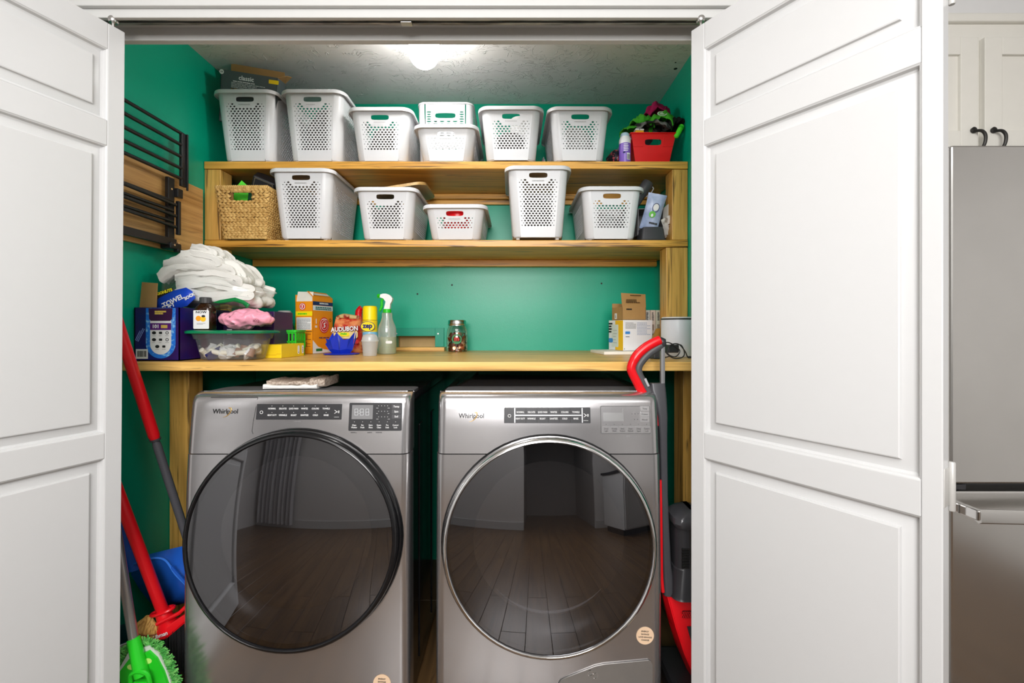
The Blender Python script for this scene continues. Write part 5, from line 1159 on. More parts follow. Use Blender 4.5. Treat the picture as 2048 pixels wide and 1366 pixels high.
# ---------------------------------------------------------------- right end of the worktop
wbz = 0.016
D = 2.02; xb = P(1247.6, 0, D).x
bk = thing('flat_pad', 'flat white paper pad lying under the white and yellow box', 'pad', (0.50, 2.085, ZW), 0.12)
fin('pages', box(B(), -0.115, 0.11, -0.105, 0.10, 0, 0.013, 0.001), mat('cream_paper', s2l(240, 236, 226), 0.6), bk, 24)
t = thing('filter_box', 'white and yellow product carton lying under the brown box', 'box', (xb, 2.03, ZW+0.0142), math.radians(17))
w, d, h = 0.150, 0.13, 0.137
fin('carton', box(B(), 0, w, 0, d, 0, h, 0.001), mat('white_carton', s2l(236, 236, 240), 0.4, vary=0.02), t, 24)
fr = (PI/2, 0, 0); LF = (PI/2, 0, -PI/2)
lines('fine_print', t, GINK, 0.055, 0.03, 5, (0.038, -0.0004, 0.112), fr, seed=3); lines('fine_print', t, mat('pale_blue_ink', s2l(170, 180, 205), 0.5), 0.07, 0.06, 9, (0.105, -0.0004, 0.098), fr, seed=4); label('blue_flash', t, 0.024, 0.012, 0.002, mat('sky_ink', s2l(70, 140, 215), 0.4), (0.022, -0.0004, 0.080)); lines('print', t, INK, 0.02, 0.006, 1, (0.022, -0.0004, 0.062), fr, seed=9)
lines('print', t, REDI, 0.01, 0.012, 2, (0.132, -0.0004, 0.035), fr, seed=9); label('dark_mark', t, 0.003, 0.004, 0, INK, (0.006, -0.0004, 0.008))
# left side panel of that carton: yellow field, blue mark, picture of a cabinet
label('yellow_field', t, d*0.52, h-0.002, 0.001, mat('carton_yellow', s2l(244, 190, 20), 0.4), (-0.0003, d*0.27, h/2), LF); label('picture_field', t, d*0.46, h*0.75, 0.004, mat('picture_grey', s2l(216, 222, 216), 0.4), (-0.0007, d*0.55, h*0.48), LF)
lines('picture_slats', t, GINK, d*0.32, h*0.52, 5, (-0.0011, d*0.52, h*0.45), LF, seed=2, fill=0.12, words=False); label('blue_mark', t, 0.04, 0.02, 0.008, mat('sky_ink', (0, 0, 0)), (-0.0012, d*0.84, h*0.32), LF)
lines('print', t, INK, 0.035, 0.05, 4, (-0.0008, d*0.86, h*0.75), LF, seed=7, fill=0.6)
b0 = t
t = thing('mailer_box', 'brown cardboard box with raised lid flap on the white and yellow carton', 'box', (xb-0.002, 2.04, ZW+0.0142+h+0.0006), math.radians(14))
w, d, h2 = 0.118, 0.10, 0.058
bm = B(); th = 0.0022
for a in ((0, w, 0, th, 0, h2), (0, w, d-th, d, 0, h2+0.02), (0, th, 0, d, 0, h2), (w-th, w, 0, d, 0, h2+0.014), (0, w, 0, d, 0, th), (0.003, w-0.003, 0.003, d-0.003, h2-0.012, h2-0.010)): box(bm, *a)
fin('body', bm, KRAFT, t, 0)
bm = B(); loft(bm, [[Vector((-0.0, 0.0, h2)), Vector((w, 0.0, h2)), Vector((w, 0.002, h2)), Vector((0.0, 0.002, h2))], [Vector((-0.012, -0.012, h2+0.062)), Vector((w-0.006, -0.006, h2+0.058)), Vector((w-0.006, -0.004, h2+0.058)), Vector((-0.012, -0.010, h2+0.062))]])
fl_ = fin('lid_flap', bm, KRAFT, t, 0)
RL = (PI/2+0.17, 0, 0); BI = mat('brown_ink2', s2l(70, 48, 22), 0.6)
lines('print', t, BI, 0.07, 0.018, 3, (0.05, -0.0075, h2+0.026), RL, seed=4, fill=0.6); lines('print', t, BI, 0.055, 0.006, 1, (0.06, -0.0125, h2+0.052), RL, seed=5, fill=0.6); lines('print', t, INK, 0.028, 0.007, 1, (0.034, -0.0006, h2-0.010), fr, seed=6, fill=0.9)
label('white_sticker', t, 0.022, 0.026, 0.001, PAPER, (-0.0005, d*0.62, 0.018), LF); lines('print', t, INK, 0.012, 0.016, 3, (-0.0010, d*0.62, 0.018), LF, seed=3)
# row of slim boxes behind
x = P(1297, 0, 2.25).x; colors = [('violet_box', mat('violet_card2', s2l(84, 40, 150), 0.4), 'purple'), ('a', mat('ivory_a', s2l(226, 214, 196), 0.5), 'ivory'), ('b', mat('ivory_b', s2l(214, 210, 200), 0.5), 'grey white'), ('c', mat('ivory_c', s2l(230, 208, 190), 0.5), 'pinkish white'), ('d', mat('ivory_d', s2l(220, 214, 190), 0.5), 'cream')]
pos = ['leftmost', 'second from the left', 'middle', 'second from the right', 'rightmost']
sb0 = thing('stack_carton', 'low dark carton holding up the row of slim boxes by the right wall', 'box', (0.655, 2.215, ZW))
fin('carton', box(B(), -0.075, 0.07, -0.06, 0.06, 0, 0.088, 0.001), mat('olive_carton', (0.12, 0.10, 0.06), 0.6), sb0, 24)
for k, (nm, m, cn) in enumerate(colors):
    wd_ = 0.022
    b = thing('slim_box', f'{cn} slim upright carton, {pos[k]} of the row behind the brown box', 'box', (0.592+k*0.0262, 2.215, ZW+0.0888), 0, 'slim upright cartons behind the brown box')
    fin('carton', box(B(), -wd_/2-0.001, wd_/2+0.001, -0.05, 0.05, 0, 0.112, 0.0008), m, b, 24)
    lines('print', b, WINK if k == 0 else INK, 0.010, 0.040, 7, (0.0, -0.0504, 0.082), seed=k, fill=0.6); lines('print', b, WINK if k == 0 else mat('brown_ink', (0, 0, 0)), 0.013, 0.028, 5, (0, -0.0504, 0.03), seed=k+20, fill=0.6)
# brown paper bag corner
t = thing('paper_sack', 'crumpled brown paper sack between the white carton and the canister', 'bag', (0.652, 2.03, ZW), 0.3)
bm = B(); bmesh.ops.create_icosphere(bm, subdivisions=4, radius=1)
for v in bm.verts: v.co = Vector((v.co.x*0.022, v.co.y*0.025, (v.co.z+1)*0.058))
crumple(bm, 0.009, 30, 2); z0 = min(v.co.z for v in bm.verts); bmesh.ops.translate(bm, verts=bm.verts, vec=(0, 0, -z0)); fin('paper', bm, mat('sack_brown', s2l(150, 112, 40), 0.7, vary=0.1), t, 25)
# white canister
D = 1.80
t = thing('canister', 'plain white metal canister with black rim at the right worktop end', 'canister', (P(1324, 0, D+0.065).x+0.066, D+0.068, ZW))
fin('body', lathe(B(), [(0.064, 0), (0.066, 0.003), (0.066, 0.146), (0.065, 0.149)], 40), mat('white_enamel', s2l(222, 226, 234), 0.35, vary=0.015), t, 40)
fin('rim', lathe(B(), [(0.0655, 0.1485), (0.0675, 0.150), (0.0675, 0.153), (0.0655, 0.1545)], 40), BLACKM, t, 40)
fin('lid', lathe(B(), [(0.064, 0.1545), (0.064, 0.158), (0.060, 0.160)], 40), PAPER, t, 40)
# adapter and cable
t = thing('power_adapter', 'black power adapter with tangled cable in front of the white canister', 'adapter', (P(1331, 0, 1.70).x, 1.715, ZW), 0.2)
fin('brick', box(B(), 0.008, 0.052, -0.018, 0.018, 0.022, 0.052, 0.004), DGREY, t, 24); fin('second_brick', box(B(), -0.050, -0.016, -0.016, 0.016, 0.0, 0.035, 0.004), GREYP, t, 24)
q = random.Random(2)
pts = [(0.045, 0, 0.05), (0.065, -0.01, 0.05), (0.075, -0.015, 0.02), (0.06, -0.02, 0.004), (0.02, -0.025, 0.004), (-0.01, -0.022, 0.03), (-0.005, -0.02, 0.06), (0.02, -0.022, 0.055), (0.05, -0.024, 0.03), (0.03, -0.026, 0.008), (0.0, -0.026, 0.02), (0.01, -0.024, 0.05), (0.045, -0.022, 0.055), (0.07, -0.024, 0.03), (0.085, -0.02, 0.006), (0.092, -0.018, 0.004)]
fin('cable', tube(B(), spline(pts, 8), 0.0022, 6), DGREY, t, 40)
fin('cable', tube(B(), spline([(-0.05, 0, 0.03), (-0.072, -0.01, 0.025), (-0.078, -0.016, 0.006), (-0.06, -0.02, 0.003), (-0.02, -0.022, 0.003), (0.01, -0.02, 0.01)], 8), 0.0022, 6), DGREY, t, 40)
fin('plug', box(B(), 0.088, 0.104, -0.022, -0.014, 0.001, 0.009, 0.002), DGREY, t, 24)
# ================================================================ WASHER AND DRYER
def front_y(z):                        # depth of the front sheet at height z: console leans back, lower panel bulges forward
    pts = [(0.0, -0.012), (0.10, -0.016), (0.45, -0.014), (0.70, -0.006), (0.7995, 0.0), (0.90, 0.010), (0.955, 0.018), (0.972, 0.026), (0.981, 0.040), (0.985, 0.060)]
    for (a, ya), (b, yb_) in zip(pts, pts[1:]):
        if z <= b: return ya+(yb_-ya)*(z-a)/(b-a)
    return pts[-1][1]
def skin(bm, zs, hw_, depth, r=0.028, inset=0.0):
    rings = []
    for z in zs:
        y = front_y(z)+inset; ring = []
        for k in range(7):
            a = PI+PI/2*k/6; ring.append(Vector((-hw_+r+r*math.cos(a), y+r+r*math.sin(a), z)))
        for k in range(7):
            a = 3*PI/2+PI/2*k/6; ring.append(Vector((hw_-r+r*math.cos(a), y+r+r*math.sin(a), z)))
        ring += [Vector((hw_, depth, z)), Vector((-hw_, depth, z))]
        rings.append(ring)
    return loft(bm, rings)
def tilt(z): return math.atan2(front_y(z+0.02)-front_y(z-0.02), 0.04)
def machine(name, lab, xc, yf, door_c, dark):
    t = thing(name, lab, 'washer' if dark else 'dryer', (xc, yf, 0.012), 0)
    HW = 0.349
    lin = lambda a, b, n: [a+(b-a)*i/n for i in range(n+1)]
    fin('cabinet', box(B(), -HW+0.004, HW-0.004, 0.05, 0.76, 0.0, 0.955, 0.006), GLOSSB, t, 24)
    for sx in (-1, 1):                               # pressed ridges along the side sheets
        bm = B()
        for yy in (0.16, 0.40, 0.62): box(bm, sx*(HW-0.0045), sx*(HW-0.0045)+sx*0.004, yy, yy+0.05, 0.06, 0.86, 0.0018) if sx > 0 else box(bm, sx*(HW-0.0045)-0.004, sx*(HW-0.0045), yy, yy+0.05, 0.06, 0.86, 0.0018)
        fin('side_ridges', bm, GLOSSB, t, 24)
    fin('front_panel', skin(B(), lin(0.03, 0.7985, 26), HW, 0.055), SILVER, t, 30)
    fin('console', skin(B(), lin(0.8015, 0.955, 8)+[0.964, 0.972, 0.978, 0.982, 0.985], HW-0.002, 0.075), SILVER, t, 40)
    # lid: dark glossy sheet with raised rim and rear step
    bm = B(); prism(bm, rr(HW-0.003, 0.34, 0.03, 5, 0, 0.415), 0.022, Matrix.Translation((0, 0, 0.956))); fin('lid', bm, mat('lid_black_gloss', (0.02, 0.02, 0.022), 0.12, vary=0.0, coat=0.3), t, 24)
    bm = B(); prism(bm, rr(HW-0.012, 0.07, 0.03, 5, 0, 0.145), 0.0045, Matrix.Translation((0, 0, 0.978))); fin('lid_front', bm, mat('lid_grey_sheet', (0.16, 0.16, 0.165), 0.32, vary=0.3, scale=40), t, 24)
    if not dark:
        bm = B(); loft(bm, [[Vector((x, y, z)) for x, y in rr(a, b, 0.03, 5, 0, 0.46)] for a, b, z in ((HW-0.03, 0.25, 0.9785), (HW-0.075, 0.20, 0.998), (HW-0.085, 0.19, 1.000))]); fin('raised_lid', bm, mat('lid_black_gloss', (0, 0, 0)), t, 24)
    fin('trim_strip', box(B(), -HW+0.02, HW-0.02, 0.062, 0.068, 0.9850, 0.9875, 0.001), CHROME, t, 24)
    # ------------------------------------------------ door
    dx, dz = door_c[0]-xc, door_c[1]-0.012; ty = front_y(dz)
    dt = math.radians(-4.5)
    dr = bpy.data.objects.new('door', None); COL.objects.link(dr); dr.parent = t; dr.empty_display_size = 0.05
    dr.location = (dx, ty-0.012, dz); dr.rotation_euler = (dt, 0, 0)
    A = Matrix.Rotation(PI/2, 4, 'X')                # lathe axis +z -> towards the camera (-y)
    Rr = 0.317
    rim = [(Rr+0.0065, 0.008), (Rr+0.006, 0.018), (Rr+0.002, 0.029), (Rr-0.004, 0.035), (Rr-0.008, 0.036), (Rr-0.011, 0.033), (Rr-0.012, 0.026)]
    side = [(Rr-0.003, -0.036), (Rr+0.013, -0.026), (Rr+0.0125, -0.010), (Rr+0.008, 0.008), (Rr+0.005, 0.010)]
    if dark:
        fin('ring', lathe(B(), rim, 72, A, False, False), BLACKGL, dr, 50)
        fin('door_side', lathe(B(), side, 72, A, False, False), BLACKGL, dr, 50)
        fin('silver_edge', lathe(B(), [(Rr-0.003, -0.038), (Rr+0.0145, -0.030), (Rr+0.0155, -0.024), (Rr+0.012, -0.020)], 72, A, False, False), CHROME, dr, 50)
    else:
        fin('ring', lathe(B(), rim, 72, A, False, False), CHROME, dr, 50)
        fin('door_side', lathe(B(), side, 72, A, False, False), BLACKGL, dr, 50)
    Rg = Rr-0.0115; sag = 0.022
    prof = [(Rg*k/12, 0.030+sag*(1-(k/12)**2)-(sag if False else 0)) for k in range(12, 0, -1)]+[(0.0008, 0.030+sag)]
    fin('glass', lathe(B(), [(Rg, 0.026)]+prof, 72, A, False, True), DGL, dr, 60)
    # inside: tinted bowl, gasket ring and drum
    fin('bowl', lathe(B(), [(Rg-0.004, 0.010), (0.235, -0.005), (0.215, -0.035), (0.205, -0.060), (0.198, -0.062)], 56, A, False, False), mat('bowl_grey', (0.07, 0.07, 0.075), 0.2), dr, 50)
    fin('drum', lathe(B(), [(0.198, -0.062), (0.200, -0.10), (0.19, -0.16), (0.02, -0.165)], 56, A, False, True), mat('drum_dark', (0.10, 0.10, 0.105), 0.3, 0.6), dr, 50)
    if not dark:
        bm = B(); n = 20
        sec = []
        for k in range(n+1):
            a = PI+0.42+(PI-0.84)*k/n
            sec.append([A @ Vector((r*math.cos(a), r*math.sin(a), z)) for r, z in ((0.198, -0.055), (0.222, -0.030), (0.214, -0.020), (0.186, -0.045))])
        loft(bm, sec); fin('lint_sill', bm, mat('sill_grey', (0.60, 0.60, 0.61), 0.35), dr, 40)
    return t
# door window: dark tinted pane, part mirror, part see-through
def pane_mat():
    m = bpy.data.materials.new('tinted_door_glass'); m.use_nodes = True; nt = m.node_tree; N = nt.nodes.new; L = nt.links.new
    for n in list(nt.nodes): nt.nodes.remove(n)
    out = N('ShaderNodeOutputMaterial'); tr = N('ShaderNodeBsdfTransparent'); tr.inputs[0].default_value = (0.27, 0.27, 0.28, 1)
    gl = N('ShaderNodeBsdfGlossy'); gl.inputs['Roughness'].default_value = 0.015; gl.inputs['Color'].default_value = (0.95, 0.95, 1, 1)
    lw = N('ShaderNodeLayerWeight'); lw.inputs['Blend'].default_value = 0.3
    mr = N('ShaderNodeMapRange'); mr.inputs['To Min'].default_value = 0.15; mr.inputs['To Max'].default_value = 0.6
    L(lw.outputs['Fresnel'], mr.inputs['Value']); a = N('ShaderNodeMixShader'); L(mr.outputs[0], a.inputs[0]); L(tr.outputs[0], a.inputs[1]); L(gl.outputs[0], a.inputs[2]); L(a.outputs[0], out.inputs[0])
    return m
DGL = pane_mat()
YF = 1.405
WX, DX = -0.665, 0.1135
pw = P(578, 1085, 1.35); pd = P(1099.5, 1097, 1.35)
WS = machine('washing_machine', 'silver front-loading washer with black door ring, left of the pair', WX, YF, (pw.x, pw.z), True)
DR = machine('tumble_dryer', 'silver front-loading dryer with chrome door ring, right of the pair', DX, YF, (pd.x, pd.z), False)
PANEL = mat('charcoal_panel', (0.035, 0.035, 0.038), 0.3); LCD = mat('lcd_grey', (0.22, 0.22, 0.225), 0.25)
def con(t, px, py, lift=0.0006):        # point on the sloping console of machine t
    xc = t.location.x; z = CAMZ+(CY-py)*1.415/F
    for _ in range(3):
        D = YF+front_y(z-0.012); z = CAMZ+(CY-py)*D/F
    return ((px-CX)*D/F-xc, front_y(z-0.012)-lift, z-0.012), PI/2-tilt(min(z-0.012, 0.93))
def cpl(t, nm, x0, x1, y0, y1, m, r=0.004, lift=0.0004, th=0.0006):
    l, rx = con(t, (x0+x1)/2, (y0+y1)/2, lift); k = 1.415/F
    return label(nm, t, (x1-x0)*k, (y1-y0)*k, r, m, l, (rx, 0, 0), th)
def ctx(t, s, px, py, h, m, lift=0.0012, bold=0.0, sx=1, shear=0, nm='lettering'):
    l, rx = con(t, px, py, lift); return txt(s, h*1.415/F, m, t, l, (rx, 0, 0), bold=bold, sx=sx, shear=shear, name=nm)
def logo(t, px, py):
    ctx(t, 'Whirlpool', px, py, 13.2, INK, 0.0008, 0.00015, 0.92, nm='brand_lettering')
    l, rx = con(t, px+6, py+1, 0.0010); bm = B()
    pts = [(-0.016, -0.016), (-0.006, -0.013), (0.004, -0.004), (0.008, 0.006), (0.006, 0.013), (0.002, 0.011), (0.0, 0.015)]
    pts = spline([(x, y, 0) for x, y in pts], 5)
    tube(bm, pts, [0.0004+0.0011*math.sin(PI*i/(len(pts)-1)) for i in range(len(pts))], 6, flat=0.3)
    fin('brand_swoosh', bm, mat('swoosh_gold', s2l(196, 160, 96), 0.3, 0.6), t, 40, l, (rx, 0, 0))
logo(WS, 451, 823); logo(DR, 943, 832)
NAMES = [['NORMAL', 'DELICATES', 'QUICK WASH', 'WHITES', 'COLORS', 'TOWELS'], ['HEAVY DUTY', 'WRINKLE', 'BULKY', 'SANITIZE', 'COLD', 'RINSE']]
def buttons(t, x0, x1, y0, y1, split):
    cpl(t, 'button_strip', x0, x1, y0, y1, PANEL, 0.002)
    w = x1-x0; a = x0+w*(0.12 if not split else 0.125); b = x1-w*(0.12 if not split else 0.105)
    if split:
        LN = mat('light_line', (0.55, 0.55, 0.56), 0.3, 0.8)
        for xx in (a-1, b+0.5): cpl(t, 'divider', xx, xx+2, y0+1, y1-1, LN, 0, 0.0011, 0.0003)
        cpl(t, 'divider', a, b, (y0+y1)/2-1, (y0+y1)/2+1, LN, 0, 0.0011, 0.0003)
    for r in range(2):
        for c in range(6):
            px = a+(b-a)*(c+0.5)/6; py = y0+(y1-y0)*(0.30+0.42*r)
            ctx(t, NAMES[r][c], px, py, 4.6, WINK, 0.0011, 0.0001, 0.82 if len(NAMES[r][c]) < 9 else 0.66, nm='button_text')
            if not split: cpl(t, 'indicator', px-0.5, px+0.5, py-6, py-5, WINK, 0, 0.0011, 0.0003)
            elif c: cpl(t, 'button_gap', a+(b-a)*c/6-0.3, a+(b-a)*c/6+0.3, y0+2+r*16, y0+14+r*16, INK, 0, 0.0011, 0.0003)
    px = (x0+a)/2; l, rx = con(t, px, (y0+y1)/2+1, 0.0011); disc('power_icon', t, 0.005, WINK, l, (rx, 0, 0), 0.0003, 1, 0.0038)
    l, rx = con(t, (b+x1)/2, (y0+y1)/2, 0.0011); bm = prism(B(), [(-0.007, -0.006), (0.0025, 0), (-0.007, 0.006), (-0.007, 0.0045), (-0.0004, 0), (-0.007, -0.0045)], 0.0003)
    box(bm, 0.004, 0.0052, -0.004, 0.004, 0, 0.0003); box(bm, 0.0066, 0.0078, -0.004, 0.004, 0, 0.0003); fin('start_icon', bm, WINK, t, 0, l, (rx, 0, 0))
    l, rx = con(t, (b+x1)/2, y1-5, 0.0011); lines('print', t, WINK, 0.016, 0.002, 1, l, (rx, 0, 0), seed=2)
    for py in (y0-4, y1+4):
        l, rx = con(t, (x0+x1)/2, py, 0.0004); lines('print', t, GINK, 0.03, 0.002, 1, l, (rx, 0, 0), seed=3)
buttons(WS, 513, 684, 808, 839, False); buttons(DR, 1008, 1181, 815, 846, True)
# drawer seam on the washer
l, rx = con(WS, 509, 835); bm = B()
k = 1.415/F; pts = [con(WS, x, y, 0.0003)[0] for x, y in ((516, 795), (512, 815), (507, 840), (504, 862), (506, 868))]
fin('drawer_seam', tube(bm, pts, 0.0008, 6), mat('seam_dark', (0.05, 0.05, 0.05), 0.5), WS, 40)  # dark line along the drawer joint
bm = B(); fin('drawer_grip', tube(bm, [con(WS, x, 795, -0.001)[0] for x in (422, 470, 515)], 0.0022, 6), mat('seam_dark', (0, 0, 0)), WS, 40)
# washer display
cpl(WS, 'display_panel', 698, 804, 806, 861, PANEL, 0.003); cpl(WS, 'display_screen', 704, 746, 810, 838, LCD, 0.001, 0.0011, 0.0003)
DIG = mat('digit_white', (0.62, 0.64, 0.66), 0.4)
def seg7(px, py, w, h):
    bm = B(); s = 1.415/F; w *= s; h *= s; e = 0.0010
    for x0, x1, y0, y1 in ((-w, w, h-e, h), (-w, w, -e/2, e/2), (-w, w, -h, -h+e), (-w, -w+e, -h, h), (w-e, w, -h, h)): box(bm, x0, x1, y0, y1, 0, 0.0002)
    l, rx = con(WS, px, py, 0.0016); fin('digit', bm, DIG, WS, 0, l, (rx, -0.06, 0))
for px in (713, 724, 735): seg7(px, 824, 3.4, 6.4)
cpl(WS, 'digit_colon', 718, 719.2, 821, 822.2, DIG, 0, 0.0016, 0.0002); cpl(WS, 'digit_colon', 718, 719.2, 826, 827.2, DIG, 0, 0.0016, 0.0002)
BT = mat('button_grey', (0.065, 0.065, 0.07), 0.4)
for k_, s in enumerate(('Temp', 'Spin', 'Soil')):
    y = 813+k_*10; cpl(WS, 'option_button', 784, 802, y-4, y+4, BT, 0.001, 0.0011, 0.0005); ctx(WS, s, 793, y, 5, WINK, 0.0018, 0.0001, nm='button_text')
for r in range(3):
    for c in range(4): cpl(WS, 'indicator', 757+c*6, 758+c*6, 811+r*11, 812+r*11, WINK, 0, 0.0011, 0.0003)
    for c in (755, 778): l, rx = con(WS, c, 816+r*11, 0.0011); lines('print', WS, WINK, 0.007, 0.0018, 1, l, (rx, 0, 0), seed=r)
for c, s in enumerate(('Clean Washer', 'Fan Fresh', 'Extra Rinse', 'Steam Clean', 'Pre Soak', 'Control Lock')):
    px = 709+c*16.5
    for j, wd_ in enumerate(s.split()): ctx(WS, wd_, px, 852+j*4.6-2, 4.2, WINK, 0.0032, 0.0001, 0.85, nm='button_text')
    cpl(WS, 'indicator', px-0.5, px+0.5, 843, 844, WINK, 0, 0.0011, 0.0003)
for px in (708, 741, 758): l, rx = con(WS, px, 865, 0.0004); lines('print', WS, INK, 0.02, 0.004, 2, l, (rx, 0, 0), seed=int(px))
DINK = mat('dark_grey_ink', (0.06, 0.06, 0.06), 0.6, vary=0)
EDGE = mat('outline_grey', (0.12, 0.12, 0.12), 0.4)
# dryer display, printed in grey on the silver console
cpl(DR, 'display_outline', 1201, 1300.5, 812, 867, EDGE, 0.004); cpl(DR, 'display_panel', 1202.3, 1299.2, 813.3, 865.7, mat('display_silver', (0.53, 0.52, 0.53), 0.22, 0.9), 0.0035, 0.0008)
cpl(DR, 'display_screen', 1206, 1246, 816, 842, mat('screen_silver', (0.42, 0.42, 0.42), 0.25, 0.8), 0.001, 0.0015, 0.0003)
cpl(DR, 'screen_edge', 1245, 1246, 816, 842, GINK, 0, 0.0020, 0.0002)  # thin grey strip along the right edge of the screen
BS = mat('button_silver', (0.58, 0.57, 0.58), 0.25, 0.9)
for k_, s in enumerate(('Temp', 'Dryness', 'Manual')):
    y = 817+k_*11; cpl(DR, 'button_outline', 1279.6, 1298.4, y-4.9, y+4.9, GINK, 0.001, 0.0015, 0.0003); cpl(DR, 'option_button', 1280.2, 1297.8, y-4.3, y+4.3, BS, 0.001, 0.0019, 0.0006); ctx(DR, s, 1289, y, 4.4, DINK, 0.0030, 0, 0.9, nm='button_text')
for r in range(3):
    for c in range(4-r): cpl(DR, 'indicator', 1258+c*6+r*5, 1259.4+c*6+r*5, 816+r*11, 817.4+r*11, DINK, 0, 0.0015, 0.0003)
for c, s in enumerate(('Drum Light', 'Wrinkle Shield', 'Static Reduce', 'Steam Refresh', 'Damp Signal', 'Control Lock')):
    px = 1212+c*16.2; cpl(DR, 'button_outline', px-7.6, px+7.6, 852.6, 865.2, GINK, 0.001, 0.0020, 0.0004); cpl(DR, 'option_button', px-7.0, px+7.0, 853.2, 864.6, BS, 0.001, 0.0026, 0.0006)
    for j, wd_ in enumerate(s.split()): ctx(DR, wd_, px, 859+j*4.4-2, 4.0, DINK, 0.0040, 0, 0.85, nm='button_text')
    cpl(DR, 'indicator', px-0.5, px+0.5, 848, 849, DINK, 0, 0.0020, 0.0003)
l, rx = con(DR, 1258, 872, 0.0004); lines('print', DR, GINK, 0.02, 0.004, 2, l, (rx, 0, 0), seed=4)
# energy stickers and the dryer's kick access door
def low(t, px, py, lift=0.0006):
    z = CAMZ+(CY-py)*1.392/F; D = YF+front_y(z-0.012); z = CAMZ+(CY-py)*D/F; return ((px-CX)*D/F-t.location.x, front_y(z-0.012)-lift, z-0.012)
STK = mat('cream_sticker', s2l(238, 205, 172), 0.45, vary=0.03)
for t, px, py in ((DR, 1290, 1271), (WS, 764, 1366)):
    l = low(t, px, py); disc('round_sticker', t, 0.027, STK, l)
    for k_, s in enumerate(('ENERGY', 'SAVINGS', 'LAVE GRANDE', 'CHARGE')):
        txt(s, 0.0062, INK, t, (l[0], l[1]-0.0008, l[2]+0.013-k_*0.0088), bold=0.0001, rot=(PI/2, 0.06, 0))
bm = B(); z0 = 0.05
pts = [(-0.145, -0.075), (0.150, -0.075), (0.150, 0.050), (0.146, 0.060), (0.138, 0.064), (0.0, 0.052), (-0.03, 0.046), (-0.125, 0.010), (-0.138, 0.003), (-0.145, -0.008)]
l = low(DR, 1209, 1361, 0.001); fin('access_door', prism(bm, [(x*0.97, y) for x, y in pts], 0.004), mat('door_taupe', (0.30, 0.285, 0.27), 0.35, 0.6), DR, 24, l, (PI/2, 0, 0))
l2 = low(DR, 1185, 1346, 0.006); fin('door_emblem', tube(B(), [(0.016*math.cos(a)/(1+0.5*math.sin(a)**2), 0, 0.018*math.sin(a)*math.cos(a)) for a in [2*PI*k_/32 for k_ in range(32)]], 0.0011, 6, closed=True), CHROME, DR, 40, l2, (0, 0.5, 0))
# washcloth on the washer lid
TW = weathered('brown_terry', s2l(150, 132, 118), s2l(196, 182, 168), 160, 0.95, bump=0.8); TWW = mat('white_terry', s2l(232, 230, 226), 0.95, vary=0.06, bump=0.6, bscale=500)
p = P(576, 785, 1.52)
t = thing('washcloth', 'folded brown and white terry washcloth lying on the washer lid', 'cloth', (p.x, 1.60, 0.012+0.9838), math.radians(3))
def slab(nm, w, d, z0, th, m, seed, x=0, y=0):
    bm = B(); rings = []
    for i in range(25):
        u = -1+2*i/24; sec = []
        for a in [2*PI*k_/18 for k_ in range(18)]:
            c, s = math.cos(a), math.sin(a); e = 0.35
            yy = math.copysign(abs(c)**e, c)*d/2; zz = math.copysign(abs(s)**e, s)*th/2
            nn = noise.noise(Vector((u*3+seed, yy*18, seed)))
            sec.append(Vector((x+u*w/2*(1+0.03*nn), y+yy*(1+0.05*nn), z0+th/2+zz+(nn*0.006+abs(u)**4*0.004)*(1 if zz > 0 else 0.0))))
        rings.append(sec)
    loft(bm, rings)
    for v in bm.verts: v.co += Vector((noise.noise(v.co*160), noise.noise(v.co*160+Vector((9, 0, 0))), max(0, noise.noise(v.co*160+Vector((0, 9, 0))))))*0.0016
    return fin(nm, bm, m, t, 70)
slab('white_layer', 0.175, 0.15, 0.0, 0.013, TWW, 1); slab('brown_layer', 0.172, 0.15, 0.012, 0.012, TW, 4, 0.004, 0.012); slab('brown_fold', 0.05, 0.15, 0.005, 0.026, TW, 7, 0.085, 0.01)
# ================================================================ CLEANING TOOLS, LEFT OF THE WASHER
def stick(nm, a, b, ra, rb, m, parent, seg=18): return fin(nm, tube(B(), [a, a+(b-a)*0.02, a+(b-a)*0.98, b], [ra*0.8, ra, rb, rb*0.8], seg), m, parent, 40)
# tall pole with red sleeve
a = P(248, 686, 1.45); b_ = P(310, 878, 1.507); c = P(368, 1042, 1.545)
dirv = (b_-a).normalized(); foot = a+dirv*((0.02-a.z)/dirv.z)
t = thing('mop_pole', 'tall leaning pole with red sleeve and grey shaft beside the washer', 'pole', foot)
top_ = a-dirv*0.30
stick('sleeve', top_-foot, b_-foot, 0.0165, 0.0165, mat('red_sleeve', (0.70, 0.008, 0.014), 0.3), t); stick('collar', b_-dirv*0.001-foot, b_+dirv*0.006-foot, 0.0168, 0.0155, GREYP, t)
stick('shaft', b_+dirv*0.006-foot, Vector((0, 0, 0))-dirv*0.0, 0.0125, 0.0125, mat('shaft_grey', (0.075, 0.075, 0.085), 0.35), t)
# red broom
hb = P(330, 1234, 1.455); ht = P(246, 1012, 1.40); dv = (ht-hb).normalized()
t = thing('broom', 'red handled broom with black bristles in front of the blue dustpan', 'broom', (hb.x, hb.y, hb.z-0.20))
o0 = Vector(t.location)
stick('handle', hb-o0-dv*0.01, hb-o0+dv*0.80, 0.0165, 0.0165, mat('red_sleeve', (0, 0, 0)), t)
fin('socket', tube(B(), [hb-o0-dv*0.035, hb-o0-dv*0.01, hb-o0+dv*0.02, hb-o0+dv*0.024], [0.03, 0.023, 0.021, 0.018], 18), REDP, t, 40)
fin('socket_ring', tube(B(), [(hb-o0+dv*0.022)+Vector((0.034*math.cos(q_), 0.02*math.sin(q_), 0.010*math.cos(q_))) for q_ in [2*PI*k_/24 for k_ in range(24)]], 0.005, 8, closed=True), REDP, t, 40)
bm = B(); hx0, hx1 = -0.055, 0.085                    # head: rises to the right, trapezoid block
